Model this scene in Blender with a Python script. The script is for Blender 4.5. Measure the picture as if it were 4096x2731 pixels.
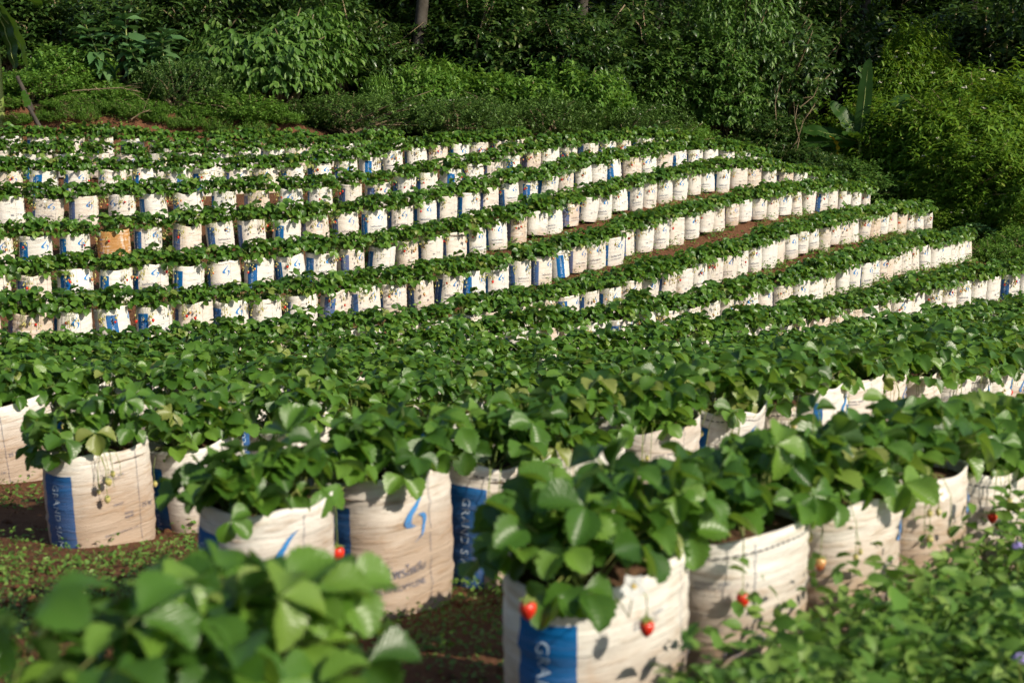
import bpy, math, random
import numpy as np
from mathutils import Vector, Matrix

for o in list(bpy.data.objects): bpy.data.objects.remove(o)
SC = bpy.context.scene
COL = SC.collection
PI = math.pi
ZC = 3.6                                   # camera height in the world
# ------------------------------------------------------------------ camera
cam_d = bpy.data.cameras.new('camera'); cam = bpy.data.objects.new('camera', cam_d); COL.objects.link(cam)
PITCH = math.atan((1365.5 - 200.0) / 5689.0)
cam.location = (0, 0, ZC); cam.rotation_euler = (PI/2 - PITCH, 0, 0)
cam_d.lens = 50; cam_d.sensor_width = 36; cam_d.clip_start = 0.05; cam_d.clip_end = 2000
cam_d.dof.use_dof = True; cam_d.dof.focus_distance = 13.5; cam_d.dof.aperture_fstop = 4.8
SC.camera = cam
# ------------------------------------------------------------------ sky and sun
SUN_AZ = math.radians(124.0); SUN_EL = math.radians(34.0)      # azimuth clockwise from +Y
to_sun = Vector((math.sin(SUN_AZ)*math.cos(SUN_EL), math.cos(SUN_AZ)*math.cos(SUN_EL), math.sin(SUN_EL)))
W = bpy.data.worlds.new('World'); SC.world = W; W.use_nodes = True
nt = W.node_tree
sky = nt.nodes.new('ShaderNodeTexSky'); sky.sky_type = 'NISHITA'; sky.sun_disc = False
sky.sun_elevation = SUN_EL; sky.sun_rotation = SUN_AZ
bg = nt.nodes['Background']; bg.inputs['Strength'].default_value = 0.10
nt.links.new(sky.outputs['Color'], bg.inputs['Color'])
sun_d = bpy.data.lights.new('sun', 'SUN'); sun_d.energy = 5.0; sun_d.angle = math.radians(0.53); sun_d.color = (1.0, 0.90, 0.74)
sun = bpy.data.objects.new('sun', sun_d); COL.objects.link(sun)
sun.rotation_euler = (-to_sun).to_track_quat('-Z', 'Y').to_euler()
SC.view_settings.view_transform = 'Standard'; SC.view_settings.look = 'None'
SC.view_settings.exposure = 0.1; SC.view_settings.gamma = 1.0
SC.render.engine = 'CYCLES'
SC.cycles.max_bounces = 4; SC.cycles.diffuse_bounces = 2; SC.cycles.glossy_bounces = 2
SC.cycles.transmission_bounces = 3; SC.cycles.caustics_reflective = False; SC.cycles.caustics_refractive = False
SC.cycles.use_denoising = True; SC.cycles.use_light_tree = False; SC.cycles.use_adaptive_sampling = True; SC.cycles.adaptive_threshold = 0.03
# ------------------------------------------------------------------ helpers
def at(u, v, Y):
    """photo pixel (4096 wide) and distance -> world point"""
    x = (u - 2048.0)/5689.0; w = (1365.5 - v)/5689.0
    d = (x, math.cos(PITCH) + w*math.sin(PITCH), -math.sin(PITCH) + w*math.cos(PITCH))
    t = Y/d[1]
    return Vector((d[0]*t, Y, d[2]*t + ZC))

def np_mesh(name, V, faces_list, mats=(), fmat=None, smooth=False, rnd=None, uv=None):
    """faces_list: list of (n,k) int arrays; fmat aligned with the concatenated faces"""
    me = bpy.data.meshes.new(name)
    V = np.asarray(V, np.float32)
    me.vertices.add(len(V)); me.vertices.foreach_set('co', V.ravel())
    faces_list = [np.asarray(f, np.int32) for f in faces_list if len(f)]
    loops = np.concatenate([f.ravel() for f in faces_list])
    tot = np.concatenate([np.full(len(f), f.shape[1], np.int32) for f in faces_list])
    start = np.concatenate([[0], np.cumsum(tot)[:-1]]).astype(np.int32)
    me.loops.add(len(loops)); me.loops.foreach_set('vertex_index', loops)
    me.polygons.add(len(tot)); me.polygons.foreach_set('loop_start', start); me.polygons.foreach_set('loop_total', tot)
    if smooth: me.polygons.foreach_set('use_smooth', np.ones(len(tot), bool))
    if fmat is not None: me.polygons.foreach_set('material_index', np.asarray(fmat, np.int32))
    for m in mats: me.materials.append(m)
    if rnd is not None:
        a = me.attributes.new('rnd', 'FLOAT', 'POINT'); a.data.foreach_set('value', np.asarray(rnd, np.float32))
    if uv is not None:
        l = me.uv_layers.new(name='UVMap'); l.data.foreach_set('uv', np.asarray(uv, np.float32)[loops].ravel())
    me.update(calc_edges=True); me.validate()
    return me

def link(name, me, parent=None, loc=None, rotz=None, mat=None):
    o = bpy.data.objects.new(name, me); COL.objects.link(o)
    if parent: o.parent = parent
    if mat is not None: o.matrix_local = mat
    if loc is not None: o.location = loc
    if rotz is not None: o.rotation_euler[2] = rotz
    return o

def empty(name, loc, rotz=0.0):
    o = bpy.data.objects.new(name, None); COL.objects.link(o); o.location = loc; o.rotation_euler = (0, 0, rotz)
    o.empty_display_size = 0.1
    return o

def tag(o, label=None, cat=None, group=None, kind=None):
    if label: o['label'] = label
    if cat: o['category'] = cat
    if group: o['group'] = group
    if kind: o['kind'] = kind
    return o

class MB:
    """collects tubes and polygons as one mesh"""
    def __init__(s): s.v = []; s.t = []; s.q = []; s.mt = []; s.mq = []
    def tube(s, pts, radii, n=5, m=0, cap=True):
        pts = [Vector(p) for p in pts]; b = len(s.v); k = len(pts)
        up = Vector((0.13, 0.31, 0.94))
        for i, p in enumerate(pts):
            d = (pts[min(i+1, k-1)] - pts[max(i-1, 0)])
            d = d.normalized() if d.length > 1e-9 else Vector((0, 0, 1))
            a = d.cross(up)
            if a.length < 1e-3: a = d.cross(Vector((1, 0, 0)))
            a.normalize(); c = d.cross(a)
            r = radii[i] if hasattr(radii, '__len__') else radii
            for j in range(n):
                an = 2*PI*j/n; s.v.append(tuple(p + a*(math.cos(an)*r) + c*(math.sin(an)*r)))
        for i in range(k-1):
            for j in range(n):
                s.q.append((b+i*n+j, b+i*n+(j+1) % n, b+(i+1)*n+(j+1) % n, b+(i+1)*n+j)); s.mq.append(m)
        if cap:
            e = len(s.v); s.v.append(tuple(pts[-1]))
            for j in range(n): s.t.append((b+(k-1)*n+j, b+(k-1)*n+(j+1) % n, e)); s.mt.append(m)
    def add(s, V, F, m=0, M=None):
        b = len(s.v)
        for p in V: s.v.append(tuple(M @ Vector(p)) if M is not None else tuple(p))
        for f in F:
            if len(f) == 3: s.t.append(tuple(b+i for i in f)); s.mt.append(m)
            else: s.q.append(tuple(b+i for i in f)); s.mq.append(m)
    def mesh(s, name, mats, smooth=True):
        return np_mesh(name, s.v, [s.t, s.q], mats, s.mt + s.mq, smooth)

# ------------------------------------------------------------------ materials
def newmat(name):
    m = bpy.data.materials.new(name); m.use_nodes = True
    return m, m.node_tree.nodes, m.node_tree.links
def ramp(N, stops, interp='LINEAR'):
    r = N.new('ShaderNodeValToRGB'); e = r.color_ramp.elements; r.color_ramp.interpolation = interp
    while len(e) < len(stops): e.new(0.5)
    for i, (p, c) in enumerate(stops): e[i].position = p; e[i].color = (c[0], c[1], c[2], 1)
    return r
def math_n(N, L, op, a, b=None, clamp=False):
    n = N.new('ShaderNodeMath'); n.operation = op; n.use_clamp = clamp
    for i, x in enumerate((a, b)):
        if x is None: continue
        if isinstance(x, (int, float)): n.inputs[i].default_value = x
        else: L.new(x, n.inputs[i])
    return n.outputs[0]
def mixc(N, L, fac, a, b):
    n = N.new('ShaderNodeMix'); n.data_type = 'RGBA'
    for k, x in ((0, fac), (6, a), (7, b)):
        if isinstance(x, (int, float)): n.inputs[k].default_value = x
        elif isinstance(x, tuple): n.inputs[k].default_value = (*x, 1)
        else: L.new(x, n.inputs[k])
    return n.outputs[2]
def noise(N, L, scale, detail=3, rough=0.55, vec=None, dist=0.0):
    n = N.new('ShaderNodeTexNoise'); n.inputs['Scale'].default_value = scale; n.inputs['Detail'].default_value = detail
    n.inputs['Roughness'].default_value = rough; n.inputs['Distortion'].default_value = dist
    if vec is not None: L.new(vec, n.inputs['Vector'])
    return n.outputs['Fac']

def leaf_mat(name, stops, trans, tfac=0.3, rough=0.42, veins=False, spec=0.5, under=None):
    m, N, L = newmat(name); P = N['Principled BSDF']; out = N['Material Output']
    at_ = N.new('ShaderNodeAttribute'); at_.attribute_name = 'rnd'
    oi = N.new('ShaderNodeObjectInfo')
    f = math_n(N, L, 'FRACT', math_n(N, L, 'ADD', at_.outputs['Fac'], oi.outputs['Random']))
    r = ramp(N, stops); L.new(f, r.inputs['Fac'])
    col = r.outputs['Color']
    if veins:
        uv = N.new('ShaderNodeUVMap'); sp = N.new('ShaderNodeSeparateXYZ'); L.new(uv.outputs['UV'], sp.inputs[0])
        t = math_n(N, L, 'ABSOLUTE', math_n(N, L, 'SUBTRACT', math_n(N, L, 'MULTIPLY', sp.outputs[1], 2.0), 1.0))
        ph = math_n(N, L, 'SUBTRACT', sp.outputs[0], math_n(N, L, 'MULTIPLY', t, 0.33))
        w = math_n(N, L, 'ABSOLUTE', math_n(N, L, 'SINE', math_n(N, L, 'MULTIPLY', ph, PI*8)))
        side = math_n(N, L, 'SUBTRACT', 1.0, math_n(N, L, 'MULTIPLY', w, 3.2), clamp=True)
        mid = math_n(N, L, 'SUBTRACT', 1.0, math_n(N, L, 'MULTIPLY', t, 16.0), clamp=True)
        vein = math_n(N, L, 'MAXIMUM', math_n(N, L, 'MULTIPLY', side, 0.6), mid)
        col = mixc(N, L, math_n(N, L, 'MULTIPLY', vein, 0.16), col, (0.16, 0.24, 0.07))
        b = N.new('ShaderNodeBump'); b.inputs['Strength'].default_value = 0.22; b.inputs['Distance'].default_value = 0.0025
        L.new(w, b.inputs['Height']); L.new(b.outputs['Normal'], P.inputs['Normal'])
    geo = N.new('ShaderNodeNewGeometry')
    if under:
        col = mixc(N, L, math_n(N, L, 'MULTIPLY', geo.outputs['Backfacing'], 0.6), col, under)
    L.new(col, P.inputs['Base Color']); P.inputs['Roughness'].default_value = rough
    P.inputs['Specular IOR Level'].default_value = spec
    tr = N.new('ShaderNodeBsdfTranslucent'); L.new(mixc(N, L, 0.55, col, trans), tr.inputs['Color'])
    mx = N.new('ShaderNodeMixShader'); mx.inputs[0].default_value = tfac
    L.new(P.outputs[0], mx.inputs[1]); L.new(tr.outputs[0], mx.inputs[2]); L.new(mx.outputs[0], out.inputs['Surface'])
    return m

def plain(name, col, rough=0.6, spec=0.5, var=None, vscale=20, bump=0.0, bscale=60):
    m, N, L = newmat(name); P = N['Principled BSDF']
    P.inputs['Roughness'].default_value = rough; P.inputs['Specular IOR Level'].default_value = spec
    tc = N.new('ShaderNodeTexCoord')
    if var:
        n = noise(N, L, vscale, 4, 0.6, tc.outputs['Object']); r = ramp(N, [(0.35, col), (0.68, var)])
        L.new(n, r.inputs['Fac']); L.new(r.outputs['Color'], P.inputs['Base Color'])
    else: P.inputs['Base Color'].default_value = (*col, 1)
    if bump:
        b = N.new('ShaderNodeBump'); b.inputs['Strength'].default_value = bump; b.inputs['Distance'].default_value = 0.01
        L.new(noise(N, L, bscale, 4, 0.6, tc.outputs['Object']), b.inputs['Height']); L.new(b.outputs['Normal'], P.inputs['Normal'])
    return m

M = {}
M['strawberry'] = leaf_mat('strawberry_leaf', [(0, (.034, .096, .012)), (.4, (.066, .165, .018)), (.75, (.106, .230, .028)), (.955, (.155, .285, .038)), (1, (.25, .28, .07))],
                           (.32, .54, .02), 0.32, 0.36, True, 0.6, under=(.10, .17, .07))
M['stalk'] = plain('green_stalk', (.16, .24, .05), 0.5, var=(.26, .28, .08), vscale=9)
M['runner'] = plain('pale_runner', (.30, .33, .12), 0.5, var=(.35, .22, .10), vscale=14)
M['tea'] = leaf_mat('tea_leaf', [(0, (.040, .088, .018)), (.6, (.085, .165, .030)), (1, (.150, .245, .055))], (.12, .26, .03), 0.2, 0.42, spec=0.4)
M['vine'] = leaf_mat('vine_leaf', [(0, (.065, .150, .020)), (.6, (.120, .260, .034)), (1, (.210, .345, .060))], (.26, .46, .04), 0.32, 0.5, spec=0.35)
M['droop'] = leaf_mat('drooping_leaf', [(0, (.055, .130, .022)), (.6, (.098, .205, .034)), (1, (.170, .285, .058))], (.18, .36, .04), 0.28, 0.45, spec=0.4)
M['broad'] = leaf_mat('broad_leaf', [(0, (0.048, 0.128, 0.042)), (.6, (0.088, 0.192, 0.064)), (1, (0.136, 0.240, 0.088))], (.16, .34, .06), 0.26, 0.5, spec=0.35)
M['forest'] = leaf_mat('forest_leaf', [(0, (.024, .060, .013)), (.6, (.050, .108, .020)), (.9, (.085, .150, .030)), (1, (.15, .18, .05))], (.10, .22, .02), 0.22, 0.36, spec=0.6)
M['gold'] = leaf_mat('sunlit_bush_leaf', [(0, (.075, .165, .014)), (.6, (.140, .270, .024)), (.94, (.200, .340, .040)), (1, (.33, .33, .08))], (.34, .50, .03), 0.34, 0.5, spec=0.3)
M['weed'] = leaf_mat('weed_leaf', [(0, (.070, .170, .024)), (.6, (.140, .265, .044)), (1, (.24, .36, .08))], (.26, .44, .05), 0.3, 0.5, spec=0.35)
M['banana'] = leaf_mat('banana_leaf', [(0, (.024, .070, .009)), (1, (.042, .105, .014))], (.22, .40, .03), 0.3, 0.45, spec=0.3)
M['dry'] = plain('dry_leaf', (.18, .10, .05), 0.8, var=(.30, .18, .09), vscale=6)
M['bark'] = plain('bark', (.035, .028, .020), 0.9, var=(.075, .065, .052), vscale=5, bump=0.6, bscale=22)
M['twig'] = plain('twig', (.16, .11, .06), 0.85, var=(.30, .23, .14), vscale=4)
M['petal'] = plain('white_petal', (.82, .82, .76), 0.6)
M['yolk'] = plain('flower_centre', (.75, .52, .05), 0.6)
M['purple'] = plain('purple_flower', (.30, .24, .58), 0.8, var=(.44, .38, .70), vscale=80)
M['pink'] = plain('pink_flower', (.62, .08, .10), 0.6)
M['white_fl'] = plain('white_flower', (.75, .72, .62), 0.7, var=(.55, .5, .4), vscale=30)
M['yellow_leaf'] = plain('yellow_leaf', (.70, .47, .02), 0.5, var=(.55, .28, .02), vscale=8)
M['teal'] = plain('teal_plastic', (.01, .26, .28), 0.4)

def berry_mat(name, a, b):
    m, N, L = newmat(name); P = N['Principled BSDF']; tc = N.new('ShaderNodeTexCoord')
    v = N.new('ShaderNodeTexVoronoi'); v.inputs['Scale'].default_value = 230; L.new(tc.outputs['Object'], v.inputs['Vector'])
    r = ramp(N, [(0.0, (.62, .42, .12)), (.13, (.55, .2, .05)), (.2, (1, 1, 1))])
    L.new(v.outputs['Distance'], r.inputs['Fac'])
    sp = N.new('ShaderNodeSeparateXYZ'); L.new(tc.outputs['Object'], sp.inputs[0])
    g = N.new('ShaderNodeMapRange'); g.inputs[1].default_value = -0.034; g.inputs[2].default_value = -0.004; L.new(sp.outputs[2], g.inputs[0])
    base = mixc(N, L, g.outputs[0], a, b)
    mm = N.new('ShaderNodeMix'); mm.data_type = 'RGBA'; mm.blend_type = 'MULTIPLY'; mm.inputs[0].default_value = 0.5
    L.new(base, mm.inputs[6]); L.new(r.outputs['Color'], mm.inputs[7]); L.new(mm.outputs[2], P.inputs['Base Color'])
    P.inputs['Roughness'].default_value = 0.28
    bm = N.new('ShaderNodeBump'); bm.inputs['Strength'].default_value = 0.5; bm.inputs['Distance'].default_value = 0.002
    L.new(v.outputs['Distance'], bm.inputs['Height']); L.new(bm.outputs['Normal'], P.inputs['Normal'])
    return m
M['ripe'] = berry_mat('ripe_berry', (.62, .014, .010), (.70, .045, .02))
M['blush'] = berry_mat('blushing_berry', (.68, .10, .04), (.62, .42, .16))
M['unripe'] = berry_mat('unripe_berry', (.52, .46, .16), (.46, .50, .16))

def bag_mat(name, ink=None):
    m, N, L = newmat(name); P = N['Principled BSDF']; tc = N.new('ShaderNodeTexCoord'); oi = N.new('ShaderNodeObjectInfo')
    off = N.new('ShaderNodeVectorMath'); off.operation = 'ADD'
    cx = N.new('ShaderNodeCombineXYZ'); L.new(math_n(N, L, 'MULTIPLY', oi.outputs['Random'], 37.0), cx.inputs[0]); L.new(math_n(N, L, 'MULTIPLY', oi.outputs['Random'], 91.0), cx.inputs[1])
    L.new(tc.outputs['Object'], off.inputs[0]); L.new(cx.outputs[0], off.inputs[1])
    dirt = N.new('ShaderNodeAttribute'); dirt.attribute_type = 'OBJECT'; dirt.attribute_name = 'dirt'
    rust = N.new('ShaderNodeAttribute'); rust.attribute_type = 'OBJECT'; rust.attribute_name = 'rust'
    sp = N.new('ShaderNodeSeparateXYZ'); L.new(tc.outputs['Object'], sp.inputs[0])
    hh = math_n(N, L, 'DIVIDE', sp.outputs[2], 0.36)
    # crease map: noise stretched round the bag
    mp = N.new('ShaderNodeMapping'); mp.inputs['Scale'].default_value = (7, 7, 62); L.new(off.outputs[0], mp.inputs['Vector'])
    cre = noise(N, L, 1.0, 4, 0.62, mp.outputs[0], 0.4)
    big = noise(N, L, 6.0, 4, 0.6, off.outputs[0])
    fine = noise(N, L, 60.0, 3, 0.6, off.outputs[0])
    # splashed soil from the ground up
    k = math_n(N, L, 'ADD', math_n(N, L, 'MULTIPLY', big, 0.9), math_n(N, L, 'MULTIPLY', cre, 0.5))
    lv = math_n(N, L, 'SUBTRACT', math_n(N, L, 'ADD', math_n(N, L, 'MULTIPLY', dirt.outputs['Fac'], 1.7), k), math_n(N, L, 'ADD', math_n(N, L, 'MULTIPLY', hh, 1.35), 0.62))
    mud = math_n(N, L, 'MULTIPLY', math_n(N, L, 'MULTIPLY', lv, 1.5, clamp=True), 0.14 if ink else 0.70)
    base = ink if ink else (.775, .745, .69)
    tint = mixc(N, L, math_n(N, L, 'MULTIPLY', fine, 0.30), base, tuple(c*0.80 for c in base))
    grime = math_n(N, L, 'MULTIPLY', math_n(N, L, 'SUBTRACT', cre, 0.52, clamp=True), math_n(N, L, 'ADD', 0.7, math_n(N, L, 'MULTIPLY', dirt.outputs['Fac'], 3.2)), clamp=True)
    if ink: grime = math_n(N, L, 'MULTIPLY', grime, 0.2)
    c1 = mixc(N, L, grime, tint, (.40, .29, .18))
    c2 = mixc(N, L, mud, c1, (.31, .185, .098))
    # rust coloured water stains
    mp2 = N.new('ShaderNodeMapping'); mp2.inputs['Scale'].default_value = (9, 9, 4.5); L.new(off.outputs[0], mp2.inputs['Vector'])
    st = noise(N, L, 1.0, 5, 0.65, mp2.outputs[0], 0.8)
    stf = math_n(N, L, 'MULTIPLY', math_n(N, L, 'MULTIPLY', math_n(N, L, 'SUBTRACT', st, 0.57, clamp=True), 7.0, clamp=True), math_n(N, L, 'ADD', 0.30, rust.outputs['Fac']), clamp=True)
    stf = math_n(N, L, 'MULTIPLY', stf, math_n(N, L, 'ADD', 0.35, cre), clamp=True)
    rs = math_n(N, L, 'MULTIPLY', math_n(N, L, 'MULTIPLY', math_n(N, L, 'SUBTRACT', math_n(N, L, 'ADD', st, cre), 0.72, clamp=True), 3.5, clamp=True), rust.outputs['Fac'])
    c3 = mixc(N, L, math_n(N, L, 'MAXIMUM', stf, rs), c2, (.46, .235, .075))
    L.new(c3, P.inputs['Base Color'])
    P.inputs['Roughness'].default_value = 0.5; P.inputs['Specular IOR Level'].default_value = 0.18 if ink else 0.35
    b = N.new('ShaderNodeBump'); b.inputs['Strength'].default_value = 0.62; b.inputs['Distance'].default_value = 0.006
    L.new(math_n(N, L, 'MULTIPLY', math_n(N, L, 'ABSOLUTE', math_n(N, L, 'SUBTRACT', cre, 0.5)), 2.4), b.inputs['Height'])
    b2 = N.new('ShaderNodeBump'); b2.inputs['Strength'].default_value = 0.25; b2.inputs['Distance'].default_value = 0.002
    L.new(fine, b2.inputs['Height']); L.new(b.outputs['Normal'], b2.inputs['Normal']); L.new(b2.outputs['Normal'], P.inputs['Normal'])
    return m
M['bag'] = bag_mat('woven_white_sack')
M['bag_blue'] = bag_mat('woven_blue_print', (.003, .120, .36))
M['logo_blue'] = bag_mat('logo_blue_print', (.035, .25, .62))
M['ink_pale'] = bag_mat('pale_lettering', (.50, .64, .78))
M['ink_grey'] = bag_mat('grey_lettering', (.13, .16, .24))
M['ink_dark'] = plain('dark_thread', (.03, .03, .035), 0.7)

def soil_mat():
    m, N, L = newmat('red_soil'); P = N['Principled BSDF']; tc = N.new('ShaderNodeTexCoord')
    geo = N.new('ShaderNodeNewGeometry')
    n1 = noise(N, L, 2.2, 6, 0.62, geo.outputs['Position']); n2 = noise(N, L, 26, 4, 0.7, geo.outputs['Position']); n3 = noise(N, L, 110, 3, 0.7, geo.outputs['Position'])
    r = ramp(N, [(.28, (.105, .047, .024)), (.55, (.175, .082, .042)), (.8, (.26, .135, .075))]); 
    L.new(math_n(N, L, 'ADD', math_n(N, L, 'MULTIPLY', n1, .55), math_n(N, L, 'MULTIPLY', n2, .45)), r.inputs['Fac'])
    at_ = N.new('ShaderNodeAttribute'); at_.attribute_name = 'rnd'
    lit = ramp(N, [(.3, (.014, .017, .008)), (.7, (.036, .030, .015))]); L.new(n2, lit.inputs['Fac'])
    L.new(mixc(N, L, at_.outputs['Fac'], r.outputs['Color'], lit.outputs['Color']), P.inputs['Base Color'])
    P.inputs['Roughness'].default_value = 0.95; P.inputs['Specular IOR Level'].default_value = 0.15
    b = N.new('ShaderNodeBump'); b.inputs['Strength'].default_value = 0.9; b.inputs['Distance'].default_value = 0.035
    L.new(math_n(N, L, 'ADD', n2, math_n(N, L, 'MULTIPLY', n3, 0.4)), b.inputs['Height']); L.new(b.outputs['Normal'], P.inputs['Normal'])
    return m
M['soil'] = soil_mat()
M['pot_soil'] = plain('potting_soil', (.055, .033, .020), 0.95, spec=0.1, var=(.14, .08, .045), vscale=40, bump=0.9, bscale=70)

# ------------------------------------------------------------------ rows of bags: rim points relative to the camera
ROWS = [   # front to back
 ('F', [(-0.65, 1.33, -0.735), (-0.41, 1.62, -0.83)]),
 ('A', [(0.16, 2.53, -0.905), (0.47, 2.83, -0.945), (0.76, 3.15, -0.99), (1.03, 3.48, -1.04), (1.28, 3.83, -1.11), (1.62, 4.35, -1.23), (1.95, 4.85, -1.35)]),
 ('B', [(-0.58, 3.12, -1.0), (-0.06, 3.77, -1.075), (0.45, 4.44, -1.15), (0.93, 5.12, -1.24), (1.40, 5.82, -1.35), (1.87, 6.52, -1.49), (2.34, 7.22, -1.62), (2.78, 7.93, -1.76), (3.3, 8.7, -1.9)]),
 ('L1', [(-1.40, 4.65, -1.31), (0.2, 6.6, -1.62), (1.8, 8.75, -1.95), (3.2, 10.5, -2.2), (4.5, 12.1, -2.42)]),
 ('R11', [(-2.14, 5.85, -1.43), (-0.6, 7.7, -1.83), (1.09, 9.78, -2.18), (3.2, 12.6, -2.55), (5.9, 15.9, -2.90)]),
 ('R10', [(-2.95, 7.15, -1.70), (-1.0, 9.7, -2.18), (1.2, 12.6, -2.60), (3.76, 16.0, -2.90), (5.44, 17.95, -2.95), (7.4, 20.0, -3.02)]),
 ('R9', [(-3.55, 8.7, -1.98), (-1.6, 11.4, -2.42), (0.3, 14.0, -2.72), (2.05, 16.1, -2.85), (3.93, 18.4, -2.88), (5.9, 21.3, -2.94), (7.63, 23.8, -3.12)]),
 ('R8', [(-4.15, 10.3, -2.22), (-2.8, 12.05, -2.47), (-1.38, 13.67, -2.66), (0.18, 15.41, -2.72), (1.95, 17.77, -2.73), (4.56, 21.68, -2.67), (6.25, 24.19, -2.74), (7.57, 26.0, -2.91)]),
 ('R7', [(-4.9, 11.7, -2.18), (-4.27, 12.36, -2.26), (-2.22, 14.64, -2.50), (0.0, 17.25, -2.55), (1.79, 19.84, -2.42), (3.24, 21.89, -2.33), (5.06, 24.27, -2.34), (6.41, 25.9, -2.51)]),
 ('R6', [(-5.6, 13.9, -2.18), (-4.87, 14.47, -2.24), (-2.70, 16.28, -2.32), (-1.08, 17.84, -2.31), (0.65, 20.12, -2.15), (2.38, 22.43, -1.98), (3.67, 23.95, -1.95), (5.02, 25.22, -2.11), (5.7, 25.85, -2.30)]),
 ('R5', [(-6.2, 15.75, -2.05), (-5.5, 16.19, -2.08), (-3.58, 17.38, -2.07), (-1.88, 18.6, -2.05), (-0.47, 20.12, -1.93), (0.93, 21.81, -1.77), (2.2, 23.33, -1.66), (3.43, 24.63, -1.67), (4.35, 25.5, -1.86)]),
 ('R4', [(-6.7, 17.6, -1.80), (-5.97, 17.88, -1.81), (-4.35, 18.4, -1.80), (-2.68, 19.2, -1.82), (-1.27, 20.35, -1.72), (-0.16, 21.56, -1.58), (0.85, 22.68, -1.48), (1.97, 23.75, -1.44), (2.85, 24.5, -1.53)]),
 ('R3', [(-7.1, 18.7, -1.56), (-5.65, 19.2, -1.585), (-4.56, 19.75, -1.60), (-3.31, 20.5, -1.645), (-2.3, 21.3, -1.59), (-1.35, 22.2, -1.46), (0.09, 23.6, -1.43)]),
 ('R2', [(-7.6, 20.1, -1.40), (-5.99, 20.5, -1.46), (-4.87, 20.95, -1.475), (-3.9, 21.5, -1.48), (-2.72, 22.3, -1.445), (-1.91, 22.9, -1.40)]),
 ('R1', [(-8.0, 21.5, -1.28), (-6.51, 21.75, -1.305), (-5.42, 22.1, -1.36), (-4.46, 22.5, -1.40), (-3.39, 23.0, -1.41)]),
]
BAG_H = 0.36
def catmull(P, step):
    P = np.array(P, float); out = []
    Q = np.vstack([2*P[0]-P[1], P, 2*P[-1]-P[-2]])
    for i in range(1, len(Q)-2):
        p0, p1, p2, p3 = Q[i-1:i+3]
        for t in np.linspace(0, 1, 40, endpoint=False):
            out.append(0.5*((2*p1)+(-p0+p2)*t+(2*p0-5*p1+4*p2-p3)*t*t+(-p0+3*p1-3*p2+p3)*t**3))
    out.append(P[-1]); out = np.array(out)
    s = np.concatenate([[0], np.cumsum(np.linalg.norm(np.diff(out[:, :2], axis=0), axis=1))])
    n = max(2, int(round(s[-1]/step))+1)
    q = np.linspace(0, s[-1], n)
    pts = np.stack([np.interp(q, s, out[:, k]) for k in range(3)], 1)
    e = 0.05
    tan = np.stack([np.interp(np.clip(q+e, 0, s[-1]), s, out[:, k])-np.interp(np.clip(q-e, 0, s[-1]), s, out[:, k]) for k in range(2)], 1)
    return pts, np.arctan2(tan[:, 1], tan[:, 0])
def in_frame(p, m=150):
    c, s_ = math.cos(PITCH), math.sin(PITCH)
    dep = p[1]*c - p[2]*s_
    u = 2048 + 5689*p[0]/dep
    return -m < u < 4096+m
ROW_PTS = []
for _n, _P in ROWS:
    _pts, _an = catmull(_P, 0.44 if _n not in 'FAB' else 0.425)
    _ok = [i for i in range(len(_pts)) if in_frame(_pts[i], 1500 if _n == 'F' else 150)]
    ROW_PTS.append((_n, _pts[_ok], _an[_ok]))

# ------------------------------------------------------------------ ground
gp = []
for n, pts, an in ROW_PTS:
    for p in pts[::3]: gp.append((p[0], p[1], p[2]-BAG_H))
gp += [(0, -1, -0.95), (-3, 0, -1.0), (3, 0, -1.15), (3, 3, -1.55), (5.5, 6, -2.2), (-3, 3.2, -1.35), (-5, 6, -1.75), (-7, 10, -2.2), (-10, 15, -2.1), (-11, 20, -1.75),
       (8, 11, -3.0), (11, 15, -3.5), (12, 20, -3.8), (11.5, 25, -3.9), (9.6, 28, -3.6), (13, 30, -3.9), (7, 28.5, -3.1), (4.6, 27.5, -2.45), (2.6, 26.3, -1.95), (0.6, 25.3, -1.72), (-1.5, 24.6, -1.68),
       (-3.5, 24.2, -1.65), (-6, 23.2, -1.55), (-9, 22.8, -1.5), (-3, 27.5, -1.3), (-8, 27, -0.8), (-12, 28, -0.6), (0, 29, -1.35), (4, 31, -1.5), (9, 33, -2.3), (15, 34, -2.8), (20, 28, -3.5), (22, 18, -4),
       (-12, 36, 0.2), (-4, 36, -0.1), (4, 38, -0.4), (12, 40, -1.0), (22, 40, -1), (-14, 50, 4), (0, 52, 4), (14, 54, 3.5), (30, 50, 4), (-30, 20, 0), (-30, 45, 5), (-25, 0, -1), (25, 0, -3), (40, 20, -2), (0, -20, 0.5), (0, 80, 13), (-50, 80, 12), (50, 80, 11)]
gp = np.array(gp)
def _k(d2): return np.where(d2 > 1e-12, 0.5*d2*np.log(np.maximum(d2, 1e-12)), 0.0)
_A = _k(((gp[:, None, :2]-gp[None, :, :2])**2).sum(-1)) + np.eye(len(gp))*0.6
_P = np.c_[np.ones(len(gp)), gp[:, :2]]
_S = np.block([[_A, _P], [_P.T, np.zeros((3, 3))]])
_w = np.linalg.solve(_S, np.r_[gp[:, 2], np.zeros(3)])
def smoothstep(a, b, x):
    t = np.clip((x-a)/(b-a), 0, 1); return t*t*(3-2*t)
def bank_line(x): return 23.15 + 0.135*(x+8) + 0.10*np.sin(x*1.3)     # foot of the earth bank behind the top row
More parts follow.
